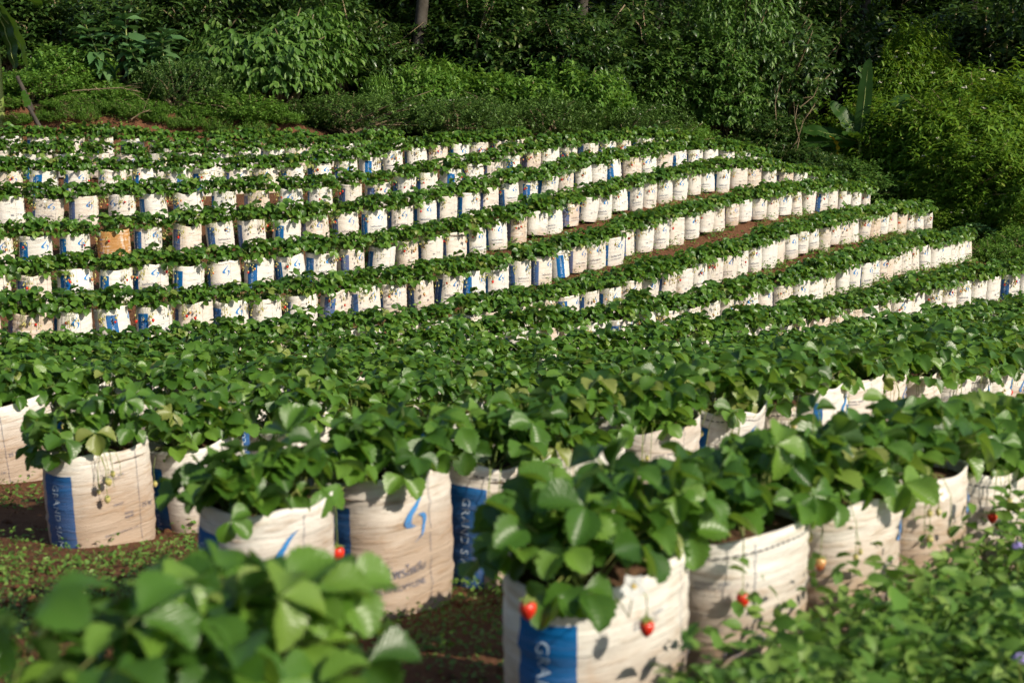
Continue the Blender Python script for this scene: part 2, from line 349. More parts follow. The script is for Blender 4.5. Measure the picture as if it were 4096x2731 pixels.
def ground(X, Y):
    X = np.atleast_1d(np.asarray(X, float)); Y = np.atleast_1d(np.asarray(Y, float))
    z = np.empty(len(X))
    for i in range(0, len(X), 8000):
        x, y = X[i:i+8000], Y[i:i+8000]
        d2 = (x[:, None]-gp[None, :, 0])**2+(y[:, None]-gp[None, :, 1])**2
        z[i:i+8000] = _k(d2) @ _w[:len(gp)] + _w[-3] + _w[-2]*x + _w[-1]*y
    z = np.clip(z, -6, 16)
    z = z + 0.42*smoothstep(0.0, 0.5, Y-bank_line(X))*smoothstep(-2.0, -4.2, X)*smoothstep(29, 25, Y)
    return z + ZC
def gz(x, y): return float(ground([x], [y])[0])
rg = np.random.default_rng(5)
def axis_coords(lo, hi, step, far):
    c = list(np.arange(lo, hi+1e-6, step)); s = step; a = lo
    while a > -far: s *= 1.35; a -= s; c.insert(0, a)
    s = step; b = hi
    while b < far: s *= 1.35; b += s; c.append(b)
    return np.array(c)
gx = axis_coords(-9.5, 13, 0.16, 400); gy = axis_coords(-1, 30, 0.16, 400)
GX, GY = np.meshgrid(gx, gy)
fx, fy = GX.ravel(), GY.ravel()
fz = ground(fx, fy)
lump = sum(0.012/(k**0.7)*np.sin(fx*2.1*k+1.3*k+np.sin(fy*1.7*k))*np.sin(fy*2.3*k+0.7*k+np.sin(fx*1.9*k)) for k in (1, 2, 3.7, 6.1))
fz = fz + lump
nx, ny = len(gx), len(gy)
ii = np.arange((ny-1)*(nx-1)); r0 = ii//(nx-1)*nx + ii % (nx-1)
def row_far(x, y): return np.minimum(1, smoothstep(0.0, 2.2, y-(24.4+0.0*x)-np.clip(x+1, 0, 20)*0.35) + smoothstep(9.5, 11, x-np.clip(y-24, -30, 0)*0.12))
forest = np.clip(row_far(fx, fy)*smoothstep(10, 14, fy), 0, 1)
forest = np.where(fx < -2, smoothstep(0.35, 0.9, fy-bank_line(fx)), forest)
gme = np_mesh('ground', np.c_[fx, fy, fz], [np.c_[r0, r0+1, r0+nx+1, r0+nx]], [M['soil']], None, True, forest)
tag(link('ground', gme), kind='structure')

# ------------------------------------------------------------------ leaves
def frames(f, up):
    """rows: forward, side, normal; arrays (n,3)"""
    f = f/np.linalg.norm(f, axis=1, keepdims=True)
    s = np.cross(up, f); s /= np.maximum(np.linalg.norm(s, axis=1, keepdims=True), 1e-9)
    n = np.cross(f, s)
    return f, s, n
LEAF5 = (np.array([(0, 0, 0), (.45, .5, .10), (.42, 0, 0), (.45, -.5, .10), (1, 0, -.10)], float), np.array([(0, 2, 1), (0, 3, 2), (2, 4, 1), (2, 3, 4)]))
LEAF8 = (np.array([(0, 0, 0), (.28, .42, .09), (.28, 0, 0), (.28, -.42, .09), (.64, .40, .05), (.64, 0, -.04), (.64, -.40, .05), (1, 0, -.16)], float),
         np.array([(0, 2, 1), (0, 3, 2), (1, 2, 5), (1, 5, 4), (2, 3, 6), (2, 6, 5), (4, 5, 7), (5, 6, 7)]))
def leaf_cloud(pos, fwd, up, ln, wd, tpl, rng):
    """one triangle soup of n leaves -> V, F, rnd"""
    f, s, n = frames(fwd, up)
    T, F = tpl; k = len(T)
    V = pos[:, None, :] + (T[None, :, 0, None]*ln[:, None, None])*f[:, None, :] + (T[None, :, 1, None]*wd[:, None, None])*s[:, None, :] + (T[None, :, 2, None]*ln[:, None, None])*n[:, None, :]
    FF = F[None, :, :] + (np.arange(len(pos))*k)[:, None, None]
    r = np.repeat(rng.random(len(pos)), k)
    return V.reshape(-1, 3), FF.reshape(-1, F.shape[1]), r
def rdir(rng, n):
    v = rng.normal(size=(n, 3)); return v/np.linalg.norm(v, axis=1, keepdims=True)

def spray_leaves(rng, tips, axes, nleaf, slen, ln, wd, droop, spread, tpl):
    """leaves set alternately along short twigs"""
    n = len(tips); t = np.tile(np.linspace(-1, 0, nleaf), n)[:, None]
    A = np.repeat(axes, nleaf, 0); P = np.repeat(tips, nleaf, 0)
    side = np.cross(A, np.repeat(rdir(rng, n), nleaf, 0)); side /= np.maximum(np.linalg.norm(side, axis=1, keepdims=True), 1e-6)
    other = np.cross(A, side)
    ang = np.tile(np.arange(nleaf)*2.4, n)[:, None] + rng.random((n*nleaf, 1))*0.8
    sl = np.repeat(slen*(0.6+0.8*rng.random((n, 1))), nleaf, 0)
    pos = P + A*t*sl - np.array([0, 0, 1.0])*(t+1)**2*sl*droop*0.3
    out = side*np.cos(ang)+other*np.sin(ang)
    f = A*(0.35+0.5*(t+1)) + out*spread + rdir(rng, n*nleaf)*0.25; f[:, 2] -= droop*(0.6+0.8*rng.random(n*nleaf))
    up = np.array([0, 0, 1.0]) + A*0.3 + rdir(rng, n*nleaf)*0.45
    L = ln*(0.55+0.7*rng.random(n*nleaf)); 
    return leaf_cloud(pos, f, up, L, L*wd*(0.85+0.3*rng.random(n*nleaf)), tpl, rng)

def lumps(rng, k=7):
    D = rdir(rng, k); D[:, 2] = np.abs(D[:, 2])*0.8; D /= np.linalg.norm(D, axis=1, keepdims=True); a = rng.uniform(0.12, 0.46, k)
    def f(u): return 0.70 + sum(a[i]*np.clip((u @ D[i]-0.55)/0.45, 0, 1)**1.5 for i in range(k))
    return f

def make_bush(name, seed, rx, ry, h, nspray, nleaf, ln, wd, droop, spread, mat, slen=0.3, shell=0.5, tpl=LEAF8, nstem=26, flowers=None, up_bias=0.3):
    rng = np.random.default_rng(seed); f = lumps(rng, 9)
    u = rdir(rng, nspray); u[:, 2] = np.abs(u[:, 2])*1.15-0.18; u /= np.linalg.norm(u, axis=1, keepdims=True)
    rad = f(u)*(shell + (1-shell)*rng.random(nspray)**0.55)
    shoots = rng.random(nspray) < .07; rad = np.where(shoots, rad*rng.uniform(1.05, 1.32, nspray), rad)
    c = np.array([0, 0, h*0.36]); dims = np.array([rx, ry, h*0.64])
    tips = c + u*rad[:, None]*dims*(1+0.06*rng.normal(size=(nspray, 1))); tips[:, 2] = np.maximum(tips[:, 2], 0.05)
    ax = u/dims; ax /= np.linalg.norm(ax, axis=1, keepdims=True); ax = ax*0.8 + np.array([0, 0, up_bias]) + rdir(rng, nspray)*0.35; ax /= np.linalg.norm(ax, axis=1, keepdims=True)
    V, F, r = spray_leaves(rng, tips, ax, nleaf, slen, ln, wd, droop, spread, tpl)
    fol = np_mesh(name+'_foliage', V, [F], [M[mat]], None, False, r)
    mb = MB()
    for i in range(nstem):
        t = Vector(tips[rng.integers(nspray)]); b = Vector((rng.normal()*rx*0.12, rng.normal()*ry*0.12, 0))
        mid = b.lerp(t, 0.5) + Vector((rng.normal()*0.1*rx, rng.normal()*0.1*ry, 0.15*h))
        rr = 0.010+0.012*rng.random()
        mb.tube([b, b.lerp(mid, .6), mid, mid.lerp(t, .6), t], [rr*1.6, rr*1.3, rr, rr*.7, rr*.3], 4)
    stems = mb.mesh(name+'_stems', [M['twig']])
    fl = None
    if flowers:
        cnt, mm, sz = flowers; cand = tips[(tips[:, 2] > h*0.35)]; 
        fb = MB()
        for i in range(cnt):
            p = Vector(cand[rng.integers(len(cand))]) + Vector((0, 0, 0.06))
            for j in range(7):
                q = p + Vector((rng.normal(), rng.normal(), rng.normal()*0.4))*sz*1.3
                fb.add([(sz, 0, 0), (0, sz, 0), (-sz, 0, 0), (0, -sz, 0), (0, 0, sz*.8), (0, 0, -sz*.8)], [(0, 1, 4), (1, 2, 4), (2, 3, 4), (3, 0, 4), (1, 0, 5), (2, 1, 5), (3, 2, 5), (0, 3, 5)], 0, Matrix.Translation(q))
        fl = fb.mesh(name+'_flowers', [M[mm]])
    return fol, stems, fl, (rx, ry, h)

# ------------------------------------------------------------------ strawberry leaf (three toothed leaflets)
def half_w(s): return 0.44*np.sin(PI*np.clip(s, 0, 1)**1.28)**0.62
def leaflet(ns, ts, fold, curl, teeth, rng):
    """unit leaflet along +x -> V, F(quads), UV"""
    s = np.linspace(0.0, 1.0, ns+1); V = []; U = []
    ph = rng.random()*6
    for i, a in enumerate(s):
        hw = float(half_w(a)); hw = max(hw, 0.02 if a < .5 else 0.10)
        for t in ts:
            k = 1.0
            if teeth and abs(t) == 1 and 0.12 < a: k = 1.11 if i % 2 else 0.93
            y = t*hw*k
            x = a + (0.03 if (teeth and abs(t) == 1 and i % 2) else 0)
            z = abs(t)*hw*fold - curl*a*a - 0.10*t*t*hw + 0.025*math.sin(a*9+ph+t*2)*abs(t)
            V.append((x, y, z)); U.append((a, t*0.5+0.5))
    n = len(ts); F = []
    for i in range(ns):
        for j in range(n-1):
            F.append((i*n+j, (i+1)*n+j, (i+1)*n+j+1, i*n+j+1))
    return np.array(V), np.array(F), np.array(U)
def rot(axis, a): return np.array(Matrix.Rotation(a, 3, axis))
def trifoliate(seed, ns, ts, teeth):
    rng = np.random.default_rng(seed); VV = []; FF = []; UU = []; b = 0
    L = 0.074
    fold = rng.uniform(0.30, 0.95); 
    for k, az in enumerate((0, 1.30, -1.30)):
        V, F, U = leaflet(ns, ts, fold*rng.uniform(.8, 1.2), rng.uniform(0.05, 0.40), teeth, rng)
        sc = L*(1.0 if k == 0 else rng.uniform(0.86, 0.97))
        V = V*np.array([sc, sc*1.02, sc]); V[:, 0] += 0.004
        R = rot('Z', az*rng.uniform(.9, 1.1)) @ rot('Y', rng.uniform(-.05, .45)) @ rot('X', rng.uniform(-.25, .25))
        VV.append(V @ R.T); FF.append(F+b); UU.append(U); b += len(V)
    return np.vstack(VV), np.vstack(FF), np.vstack(UU)
T5 = (-1, -.5, 0, .5, 1)
LEAF_NEAR = []
for i in range(10):
    V, F, U = trifoliate(100+i, 14, T5, True)
    LEAF_NEAR.append(np_mesh('strawberry_leaf', V, [F], [M['strawberry']], None, True, np.full(len(V), i/10.0), U))
LEAF_MID = [trifoliate(200+i, 5, (-1, 0, 1), False) for i in range(8)]
LEAF_FINE = [trifoliate(300+i, 8, (-1, -.5, 0, .5, 1), True) for i in range(8)]

def plant_layout(rng, n, size=1.0, ls=1.0):
    """leaf junctions and frames over one bag; the rim lies at z = 0"""
    out = []
    for i in range(n):
        cb = Vector(((-0.085 if i % 2 else 0.085)+rng.normal()*0.02, rng.normal()*0.025, -0.02))
        az = rng.random()*2*PI; q = (i+0.5)/n
        e = math.radians(14 + 74*q**0.9 + rng.normal()*7)
        Ls = size*(0.175 - 0.012*q + rng.normal()*0.022)*(1.0 if e > 0.5 else 0.95)
        d = Vector((math.cos(az)*math.cos(e)*1.05, math.sin(az)*math.cos(e)*0.76, math.sin(e)))
        j = cb + d*Ls; j.z -= 0.10*Ls*math.cos(e); j.z = max(j.z, 0.03)
        fa = az + rng.normal()*0.55
        p = math.radians(-18 + 32*q + rng.normal()*17)
        f = Vector((math.cos(fa)*math.cos(p), math.sin(fa)*math.cos(p), math.sin(p)))
        up = Vector((rng.normal()*.30, rng.normal()*.30, 1.0)) + Vector((math.cos(az), math.sin(az), 0))*0.30
        s = up.cross(f).normalized(); nn = f.cross(s)
        sc = ls*rng.uniform(0.78, 1.18)*(0.9 if q > .85 else 1.0)
        mt = Matrix(((f.x*sc, s.x*sc, nn.x*sc, j.x), (f.y*sc, s.y*sc, nn.y*sc, j.y), (f.z*sc, s.z*sc, nn.z*sc, j.z), (0, 0, 0, 1)))
        out.append((mt, cb, j))
    return out
def petioles(mb, lay):
    for mt, cb, j in lay:
        mid = cb.lerp(j, .55) + Vector((0, 0, .018))
        mb.tube([cb, mid, j], [.0022, .0018, .0014], 3, 0, False)
def merged_plant(seed, n, lod, size=1.0, ls=1.0):
    rng = np.random.default_rng(seed); lay = plant_layout(rng, n, size, ls)
    VV = []; FF = []; UU = []; RR = []; b = 0
    for mt, cb, j in lay:
        V, F, U = lod[rng.integers(len(lod))]; A = np.array(mt)
        VV.append(V @ A[:3, :3].T + A[:3, 3]); FF.append(F+b); UU.append(U); RR.append(np.full(len(V), rng.random())); b += len(V)
    mb = MB(); petioles(mb, lay)
    V2 = np.array(mb.v); F2 = np.array(mb.q)+b
    V = np.vstack(VV+[V2]); U = np.vstack(UU+[np.tile((0.5, 0.5), (len(V2), 1))]); R = np.concatenate(RR+[np.full(len(V2), .5)])
    F = np.vstack(FF+[F2]); fm = np.concatenate([np.zeros(len(F)-len(F2), int), np.ones(len(F2), int)])
    return np_mesh('strawberry_foliage', V, [F], [M['strawberry'], M['stalk']], fm, True, R, U)
PLANT_MID = [merged_plant(400+i, 54, LEAF_FINE, 1.04, .98) for i in range(9)]
PLANT_FAR = [merged_plant(500+i, 56, LEAF_MID, 1.14, 1.05) for i in range(10)]

# ------------------------------------------------------------------ berries, flowers and their stalks
def lathe(prof, n=10):
    V = []; F = []
    for r, z in prof:
        for j in range(n): V.append((r*math.cos(2*PI*j/n), r*math.sin(2*PI*j/n), z))
    for i in range(len(prof)-1):
        for j in range(n): F.append((i*n+j, i*n+(j+1) % n, (i+1)*n+(j+1) % n, (i+1)*n+j))
    return V, F
BPROF = [(.0005, 0), (.007, -.0005), (.0125, -.005), (.0142, -.0105), (.0130, -.018), (.0095, -.026), (.0050, -.032), (.0006, -.035)]
BV, BF = lathe(BPROF, 12)
CV = []; CF = []
for j in range(7):
    a = 2*PI*j/7; c, s = math.cos(a), math.sin(a); b = len(CV)
    CV += [(0, 0, .002), (c*.007-s*.004, s*.007+c*.004, .0015), (c*.007+s*.004, s*.007-c*.004, .0015), (c*.0185, s*.0185, -.002 + .006*(j % 2))]
    CF += [(b, b+2, b+1), (b+1, b+2, b+3)]
def berry_meshes(mat):
    mb = MB(); mb.add(BV, BF, 0); bare = mb.mesh('berry', [M[mat]])
    mb = MB(); mb.add(BV, BF, 0); mb.add(CV, CF, 1); full = mb.mesh('berry', [M[mat], M['stalk']])
    return bare, full
BERRY = {k: berry_meshes(k) for k in ('ripe', 'blush', 'unripe')}
mb = MB(); mb.add(CV, CF, 0); CALYX = mb.mesh('calyx', [M['stalk']])
SV, SF = lathe([(.0004, .002), (.005, 0), (.0075, -.006), (.0062, -.012), (.0004, -.018)], 7)
FV = []; FFc = []
for j in range(5):
    a = 2*PI*j/5; c, s = math.cos(a), math.sin(a); b = len(FV)
    FV += [(c*.003, s*.003, 0), (c*.010-s*.0075, s*.010+c*.0075, .002), (c*.0185, s*.0185, .001), (c*.010+s*.0075, s*.010-c*.0075, .002)]
    FFc += [(b, b+3, b+2, b+1)]
def truss(seed):
    """stalks that spill over the rim (origin on the rim, +x outward); returns mesh and hanging points for ripe berries"""
    rng = np.random.default_rng(seed); mb = MB(); hang = []
    nst = int(rng.integers(3, 7))
    for i in range(nst):
        a = rng.normal()*0.55; ln = rng.uniform(.045, .13); out = rng.uniform(.028, .06)
        d = Vector((math.cos(a), math.sin(a), 0)); y0 = Vector((0, rng.normal()*.02, 0))
        pts = [Vector((-.07, 0, -.015))+y0, Vector((-.02, 0, .025))+y0, d*out*.6+y0+Vector((0, 0, .022)), d*out+y0+Vector((0, 0, -.02)), d*(out*1.04)+y0+Vector((0, 0, -ln))]
        mb.tube(pts, [.0017, .0015, .0013, .0011, .0010], 3, 0, False)
        e = pts[-1]
        k = rng.random()
        if i == 0 or k < .12: hang.append(e)
        elif k < .86:
            s = rng.uniform(.8, 1.55); mb.add(SV, SF, 1, Matrix.Translation(e) @ Matrix.Scale(s, 4)); mb.add(CV, CF, 0, Matrix.Translation(e) @ Matrix.Scale(.75*s*.7, 4))
            if rng.random() < .6:
                e2 = e.lerp(pts[-2], rng.uniform(.2, .7)) + Vector((rng.uniform(0, .02), rng.normal()*.02, -.006)); s = rng.uniform(.7, 1.2)
                mb.tube([e.lerp(pts[-2], .8), e2], .0009, 3, 0, False); mb.add(SV, SF, 1, Matrix.Translation(e2) @ Matrix.Scale(s, 4)); mb.add(CV, CF, 0, Matrix.Translation(e2) @ Matrix.Scale(.5*s, 4))
        else:
            R = Matrix.Rotation(rng.uniform(.8, 1.5), 4, 'Y'); e = pts[-2] + Vector((.012, 0, .01))
            mb.add(FV, FFc, 2, Matrix.Translation(e) @ R); mb.add(SV, SF, 3, Matrix.Translation(e) @ R @ Matrix.Scale(.45, 4))
    for i in range(int(rng.integers(0, 2))):                       # long pale runners down the bag
        y0 = rng.normal()*.03; ln = rng.uniform(.14, .30); w = rng.normal()*.03
        pts = [Vector((-.06, y0, 0)), Vector((.0, y0, .03)), Vector((.03, y0+.2*w, .0)), Vector((.028, y0+.5*w, -ln*.5)), Vector((.024, y0+w, -ln))]
        mb.tube(pts, .0012, 3, 4, False)
    return mb.mesh('fruit_stalks', [M['stalk'], M['unripe'], M['petal'], M['yolk'], M['runner']]), hang
TRUSS = [truss(700+i) for i in range(10)]

# ------------------------------------------------------------------ printed sacks
def text_geo(body, size, spacing=1.0):
    c = bpy.data.curves.new('lettering', 'FONT'); c.body = body; c.size = size; c.space_character = spacing; c.resolution_u = 3
    o = bpy.data.objects.new('lettering', c); COL.objects.link(o); bpy.context.view_layer.update()
    me = bpy.data.meshes.new_from_object(o.evaluated_get(bpy.context.evaluated_depsgraph_get()))
    import bmesh
    bm = bmesh.new(); bm.from_mesh(me); bmesh.ops.triangulate(bm, faces=bm.faces)
    for k in range(2):
        ed = [e for e in bm.edges if e.calc_length() > 0.009]
        if ed: bmesh.ops.subdivide_edges(bm, edges=ed, cuts=1)
        bmesh.ops.triangulate(bm, faces=bm.faces)
    V = np.array([v.co[:2] for v in bm.verts]); bm.verts.index_update(); F = np.array([[v.index for v in f.verts] for f in bm.faces])
    bm.free(); bpy.data.objects.remove(o); bpy.data.curves.remove(c); bpy.data.meshes.remove(me)
    return V, F
TXT = {'grand': text_geo('GRAND SIAM COMPOSITES CO.,LTD', .034, 1.12),
       'thai': text_geo('โพลิโพรไพลีน', .034), 'poly': text_geo('POLYPROPYLENE', .022, 1.05),
       'code': text_geo('GPM2008   00400\nMWV3606 12', .010), 'kg': text_geo('25 kg', .024), 'lot': text_geo('GW.LOT', .011), 'co': text_geo('SIAM COMPOSITES CO., LTD', .011)}
def bez(pts, n=7):
    out = []
    for i in range(0, len(pts)-2, 2):
        a, b, c = (Vector(p) for p in pts[i:i+3])
        for t in np.linspace(0, 1, n, endpoint=False): out.append(a*(1-t)**2+b*2*t*(1-t)+c*t*t)
    out.append(Vector(pts[-1])); return out
def crescent(o1, o2):
    A = bez(o1); B = bez(o2); n = min(len(A), len(B)); V = []
    for i in range(n): V += [A[i], B[i]]
    F = []
    for i in range(n-1): F += [(2*i, 2*i+1, 2*i+3), (2*i, 2*i+3, 2*i+2)]
    return V, F
def logo_geo(size):
    k = size/235.0; V = []; F = []
    for o1, o2 in ((([(155, 233), (70, 195), (18, 140), (-14, 100), (30, 82)] + [(50, 74), (97, 81)]), ([(155, 233), (96, 178), (62, 140), (42, 104), (68, 92)] + [(80, 84), (97, 81)])),
                   (([(103, 137), (150, 146), (171, 120), (178, 80), (125, 30)] + [(98, 10), (67, 3)]), ([(103, 137), (128, 132), (143, 108), (150, 82), (118, 36)] + [(98, 14), (67, 3)]))):
        v, f = crescent(o1, o2); b = len(V); V += [(p[0]*k, p[1]*k) for p in v]; F += [tuple(b+i for i in t) for t in f]
    return np.array(V), np.array(F)
LOGO = logo_geo(.120)
BA, BB, BE = 0.183, 0.128, 2.5
_th = np.linspace(0, 2*PI, 1441)
_cx = BA*np.sign(np.cos(_th))*np.abs(np.cos(_th))**(2/BE); _cy = BB*np.sign(np.sin(_th))*np.abs(np.sin(_th))**(2/BE)
_ds = np.concatenate([[0], np.cumsum(np.hypot(np.diff(_cx), np.diff(_cy)))]); PERI = _ds[-1]; _su = np.linspace(0, PERI, 721)
_tx = np.interp(_su, _ds, _cx); _ty = np.interp(_su, _ds, _cy)
_an = np.unwrap(np.arctan2(_ty, _tx))
_gx = np.gradient(_tx); _gy = np.gradient(_ty); _gx[0] = _gx[-1] = 0; _gy[0] = _gy[-1] = 1
_nl = np.hypot(_gx, _gy); _nx, _ny = _gy/_nl, -_gx/_nl
_ker = np.ones(25)/25
def _sm(a): return np.convolve(np.concatenate([a[-13:-1], a, a[1:13]]), _ker, 'valid')
_nx, _ny = _sm(_nx), _sm(_ny)
_an = np.unwrap(np.arctan2(_ny, _nx)); _an = np.maximum.accumulate(_an - _an[0] + math.atan2(_ny[0], _nx[0])) + np.arange(len(_an))*1e-7
def s_of_angle(a): return float(np.interp((a-_an[0]) % (2*PI)+_an[0], _an, _su))
def rim_point(a):
    s = s_of_angle(a); return float(np.interp(s, _su, _tx)), float(np.interp(s, _su, _ty)), math.atan2(float(np.interp(s, _su, _ny)), float(np.interp(s, _su, _nx)))

def bag_mesh(seed, stripe_ang, face, flip, Ns=64, Nh=22):
    rng = np.random.default_rng(seed); H = BAG_H
    waves = [(rng.uniform(5, 24), int(rng.integers(-4, 5)), rng.random()*PI, rng.uniform(.0005, .0016), int(rng.integers(1, 4)), rng.random()*6) for _ in range(9)]
    low = [(int(rng.integers(2, 5)), rng.random()*6, rng.uniform(.001, .0045)) for _ in range(3)]
    rim = [(int(rng.integers(2, 7)), rng.random()*6, rng.uniform(.001, .006)) for _ in range(4)]
    lean = rng.normal(size=2)*0.010
    def surf(s, h, off):
        s = np.mod(s, PERI); sn = s/PERI; hn = h/H
        cx, cy = np.interp(s, _su, _tx), np.interp(s, _su, _ty); nx_, ny_ = np.interp(s, _su, _nx), np.interp(s, _su, _ny)
        k = 0.965 + 0.03*np.sin(PI*np.clip(hn, 0, 1)**0.8) + 0.02*hn
        d = np.zeros_like(s)
        for fh, fs, ph, A, ms, mp in waves:
            d = d + A*(1-2*np.abs(np.sin(PI*(fh*hn*.5+fs*sn)+ph)))*np.clip(.45+np.cos(2*PI*ms*sn+mp), 0, 1.3)
        for fs, ph, A in low: d = d + A*np.sin(2*PI*fs*sn+ph)*(1.1-hn*.5)
        d = d*np.clip(hn*5, .3, 1) + off
        z = h + sum(A*np.sin(2*PI*f*sn+p) for f, p, A in rim)*np.clip(hn, 0, 1)**4
        return np.stack([cx*k+nx_*d+lean[0]*hn, cy*k+ny_*d+lean[1]*hn, z], -1)
    sc = s_of_angle(stripe_ang); sw = .058; htop = H-.060
    e1 = [(sc-sw) % PERI, (sc+sw) % PERI]
    sg = np.unique(np.concatenate([np.arange(Ns)*PERI/Ns, e1])); hg = np.unique(np.concatenate([np.linspace(0, H, Nh+1), [htop]]))
    n, m = len(sg), len(hg)
    SG, HG = np.meshgrid(sg, hg)
    V = [surf(SG.ravel(), HG.ravel(), 0.0)]
    top = surf(sg, np.full(n, H), 0.0); cc = np.array([0, 0, 0.0])
    inn = top*np.array([.965, .965, 1]); inn2 = top*np.array([.95, .95, 1]); inn2[:, 2] -= .05
    V += [inn, inn2]
    F = []; fm = []
    for i in range(m+1):
        for j in range(n):
            F.append((i*n+j, i*n+(j+1) % n, (i+1)*n+(j+1) % n, (i+1)*n+j))
            mi = 0
            if i < m-1:
                mid = (sg[j] + (sg[(j+1) % n] if j < n-1 else PERI))/2; hm = (hg[i]+hg[i+1])/2
                if abs((mid-sc+PERI/2) % PERI-PERI/2) < sw and hm < htop: mi = 1
            fm.append(mi)
    T = []; tm = []; base = [n*(m+2)]
    def put(g, sfun, mi, off=.0030, lo=.012):
        v, f = g; s, h = sfun(v[:, 0], v[:, 1]); ok = (h > lo)
        f = f[ok[f].all(1)]; V.append(surf(s, np.maximum(h, 0), off)); T.append(f+base[0]); tm.append(np.full(len(f), mi)); base[0] += len(v)
    Lx = TXT['grand'][0][:, 0].max()
    for c0 in (sc,):
        if flip: put(TXT['grand'], lambda x, y: (c0-y+.012, htop-.03-(Lx-x)), 3)
        else: put(TXT['grand'], lambda x, y: (c0+y-.012, htop-.03-x), 3)
    f0, f1 = (sc, sc+PERI/2) if face == 'logo' else (sc+PERI/2, sc)
    put(LOGO, lambda x, y: (f0+.20+x, H*.54+y), 2)
    put(TXT['thai'], lambda x, y: (f0+.10+x, .118+y), 4); put(TXT['poly'], lambda x, y: (f0+.10+x, .082+y), 4)
    put(TXT['code'], lambda x, y: (f1+.17+x, H-.085+y), 4); put(TXT['lot'], lambda x, y: (f1+.19+x, .175+y), 4); put(TXT['kg'], lambda x, y: (f1+.31+x, .14+y), 4); put(TXT['co'], lambda x, y: (f1+.15+x, .075+y), 4)
    bars = [];  bf = []
    for k in range(9):
        x0 = k*.0042; w = .0016 if k % 3 else .0026; b = len(bars); bars += [(x0, 0), (x0+w, 0), (x0+w, .022), (x0, .022)]; bf += [(b, b+1, b+2), (b, b+2, b+3)]
    put((np.array(bars), np.array(bf)), lambda x, y: (f1+.235+x, .12+y), 4)
    if seed % 3 == 0:                                               # dark stitched dashes below the rim
        d = []; df = []
        for k in range(26):
            x0 = k*.019; b = len(d); d += [(x0, 0), (x0+.013, 0), (x0+.013, .0035), (x0, .0035)]; df += [(b, b+1, b+2), (b, b+2, b+3)]
        put((np.array(d), np.array(df)), lambda x, y: (sc+.02+x, H-.03+y), 5)
    seam = []; sf = []
    for k in range(16):
        y0 = k*.021; b = len(seam); seam += [(0, y0), (.0016, y0), (.0016, y0+.021), (0, y0+.021)]; sf += [(b, b+1, b+2), (b, b+2, b+3)]
    put((np.array(seam), np.array(sf)), lambda x, y: (sc+.30+x, .01+y), 4, .0018)
    me = np_mesh('grow_bag', np.vstack(V), [np.vstack(T), np.array(F)], [M['bag'], M['bag_blue'], M['logo_blue'], M['ink_pale'], M['ink_grey'], M['ink_dark']], np.concatenate(tm+[np.array(fm)]), True)
    return me
BAGS = {}
def get_bag(local_cam, off, face, flip, var):
    b = round(math.degrees(local_cam)/15.0)*15
    key = (b, off, face, flip, var)
    if key not in BAGS:
        BAGS[key] = bag_mesh(len(BAGS)*7+var*3+(1 if face == 'logo' else 0), math.radians(b+off), face, flip)
    return BAGS[key]
# soil inside a bag
sv = [(0, 0, .012)]; sf = []
_r = random.Random(3)
for ring, k in ((1, .5), (2, .97)):
    for j in range(28):
        a = 2*PI*j/28; x, y, _ = rim_point(a); sv.append((x*k, y*k, (_r.uniform(-.006, .010) if ring == 1 else -.012)))
for j in range(28):
    sf.append((0, 1+j, 1+(j+1) % 28)); 
sq = [(1+j, 29+j, 29+(j+1) % 28, 1+(j+1) % 28) for j in range(28)]
SOIL = np_mesh('soil', sv, [sf, sq], [M['pot_soil']], None, True)

# ------------------------------------------------------------------ the rows
def ordinal(n): return '%d%s' % (n, 'th' if 10 <= n % 100 <= 20 else {1: 'st', 2: 'nd', 3: 'rd'}.get(n % 10, 'th'))
RNG = np.random.default_rng(11); PR = random.Random(21)
SPECIAL = {('B', 0): dict(off=-64, face='logo', flip=False, dirt=.74, var=0, sx=.84), ('B', 1): dict(off=-50, face='logo', flip=False, dirt=.78, var=3, sx=.97), ('B', 2): dict(off=-34, face='logo', flip=False, dirt=.74, sx=.97, var=1),
           ('A', 0): dict(off=-24, face='print', flip=False, sx=1.08, dirt=.60, var=1), ('A', 1): dict(off=-95, face='print', flip=False, dirt=.66, var=1), ('A', 2): dict(off=-150, face='print', flip=False, dirt=.68, var=1), ('A', 3): dict(off=-140, face='print', flip=False, dirt=.7, var=2),
           ('L1', 0): dict(off=-50, face='print', flip=False, dirt=.74, var=2), ('R11', 0): dict(off=-120, face='print', flip=False, dirt=.70, var=1), ('R11', 1): dict(off=-70, face='print', flip=False, dirt=.40, var=1)}
STAINED = set()
nbag = 0; BAG_OBJ = {}; local_a0 = 0.0
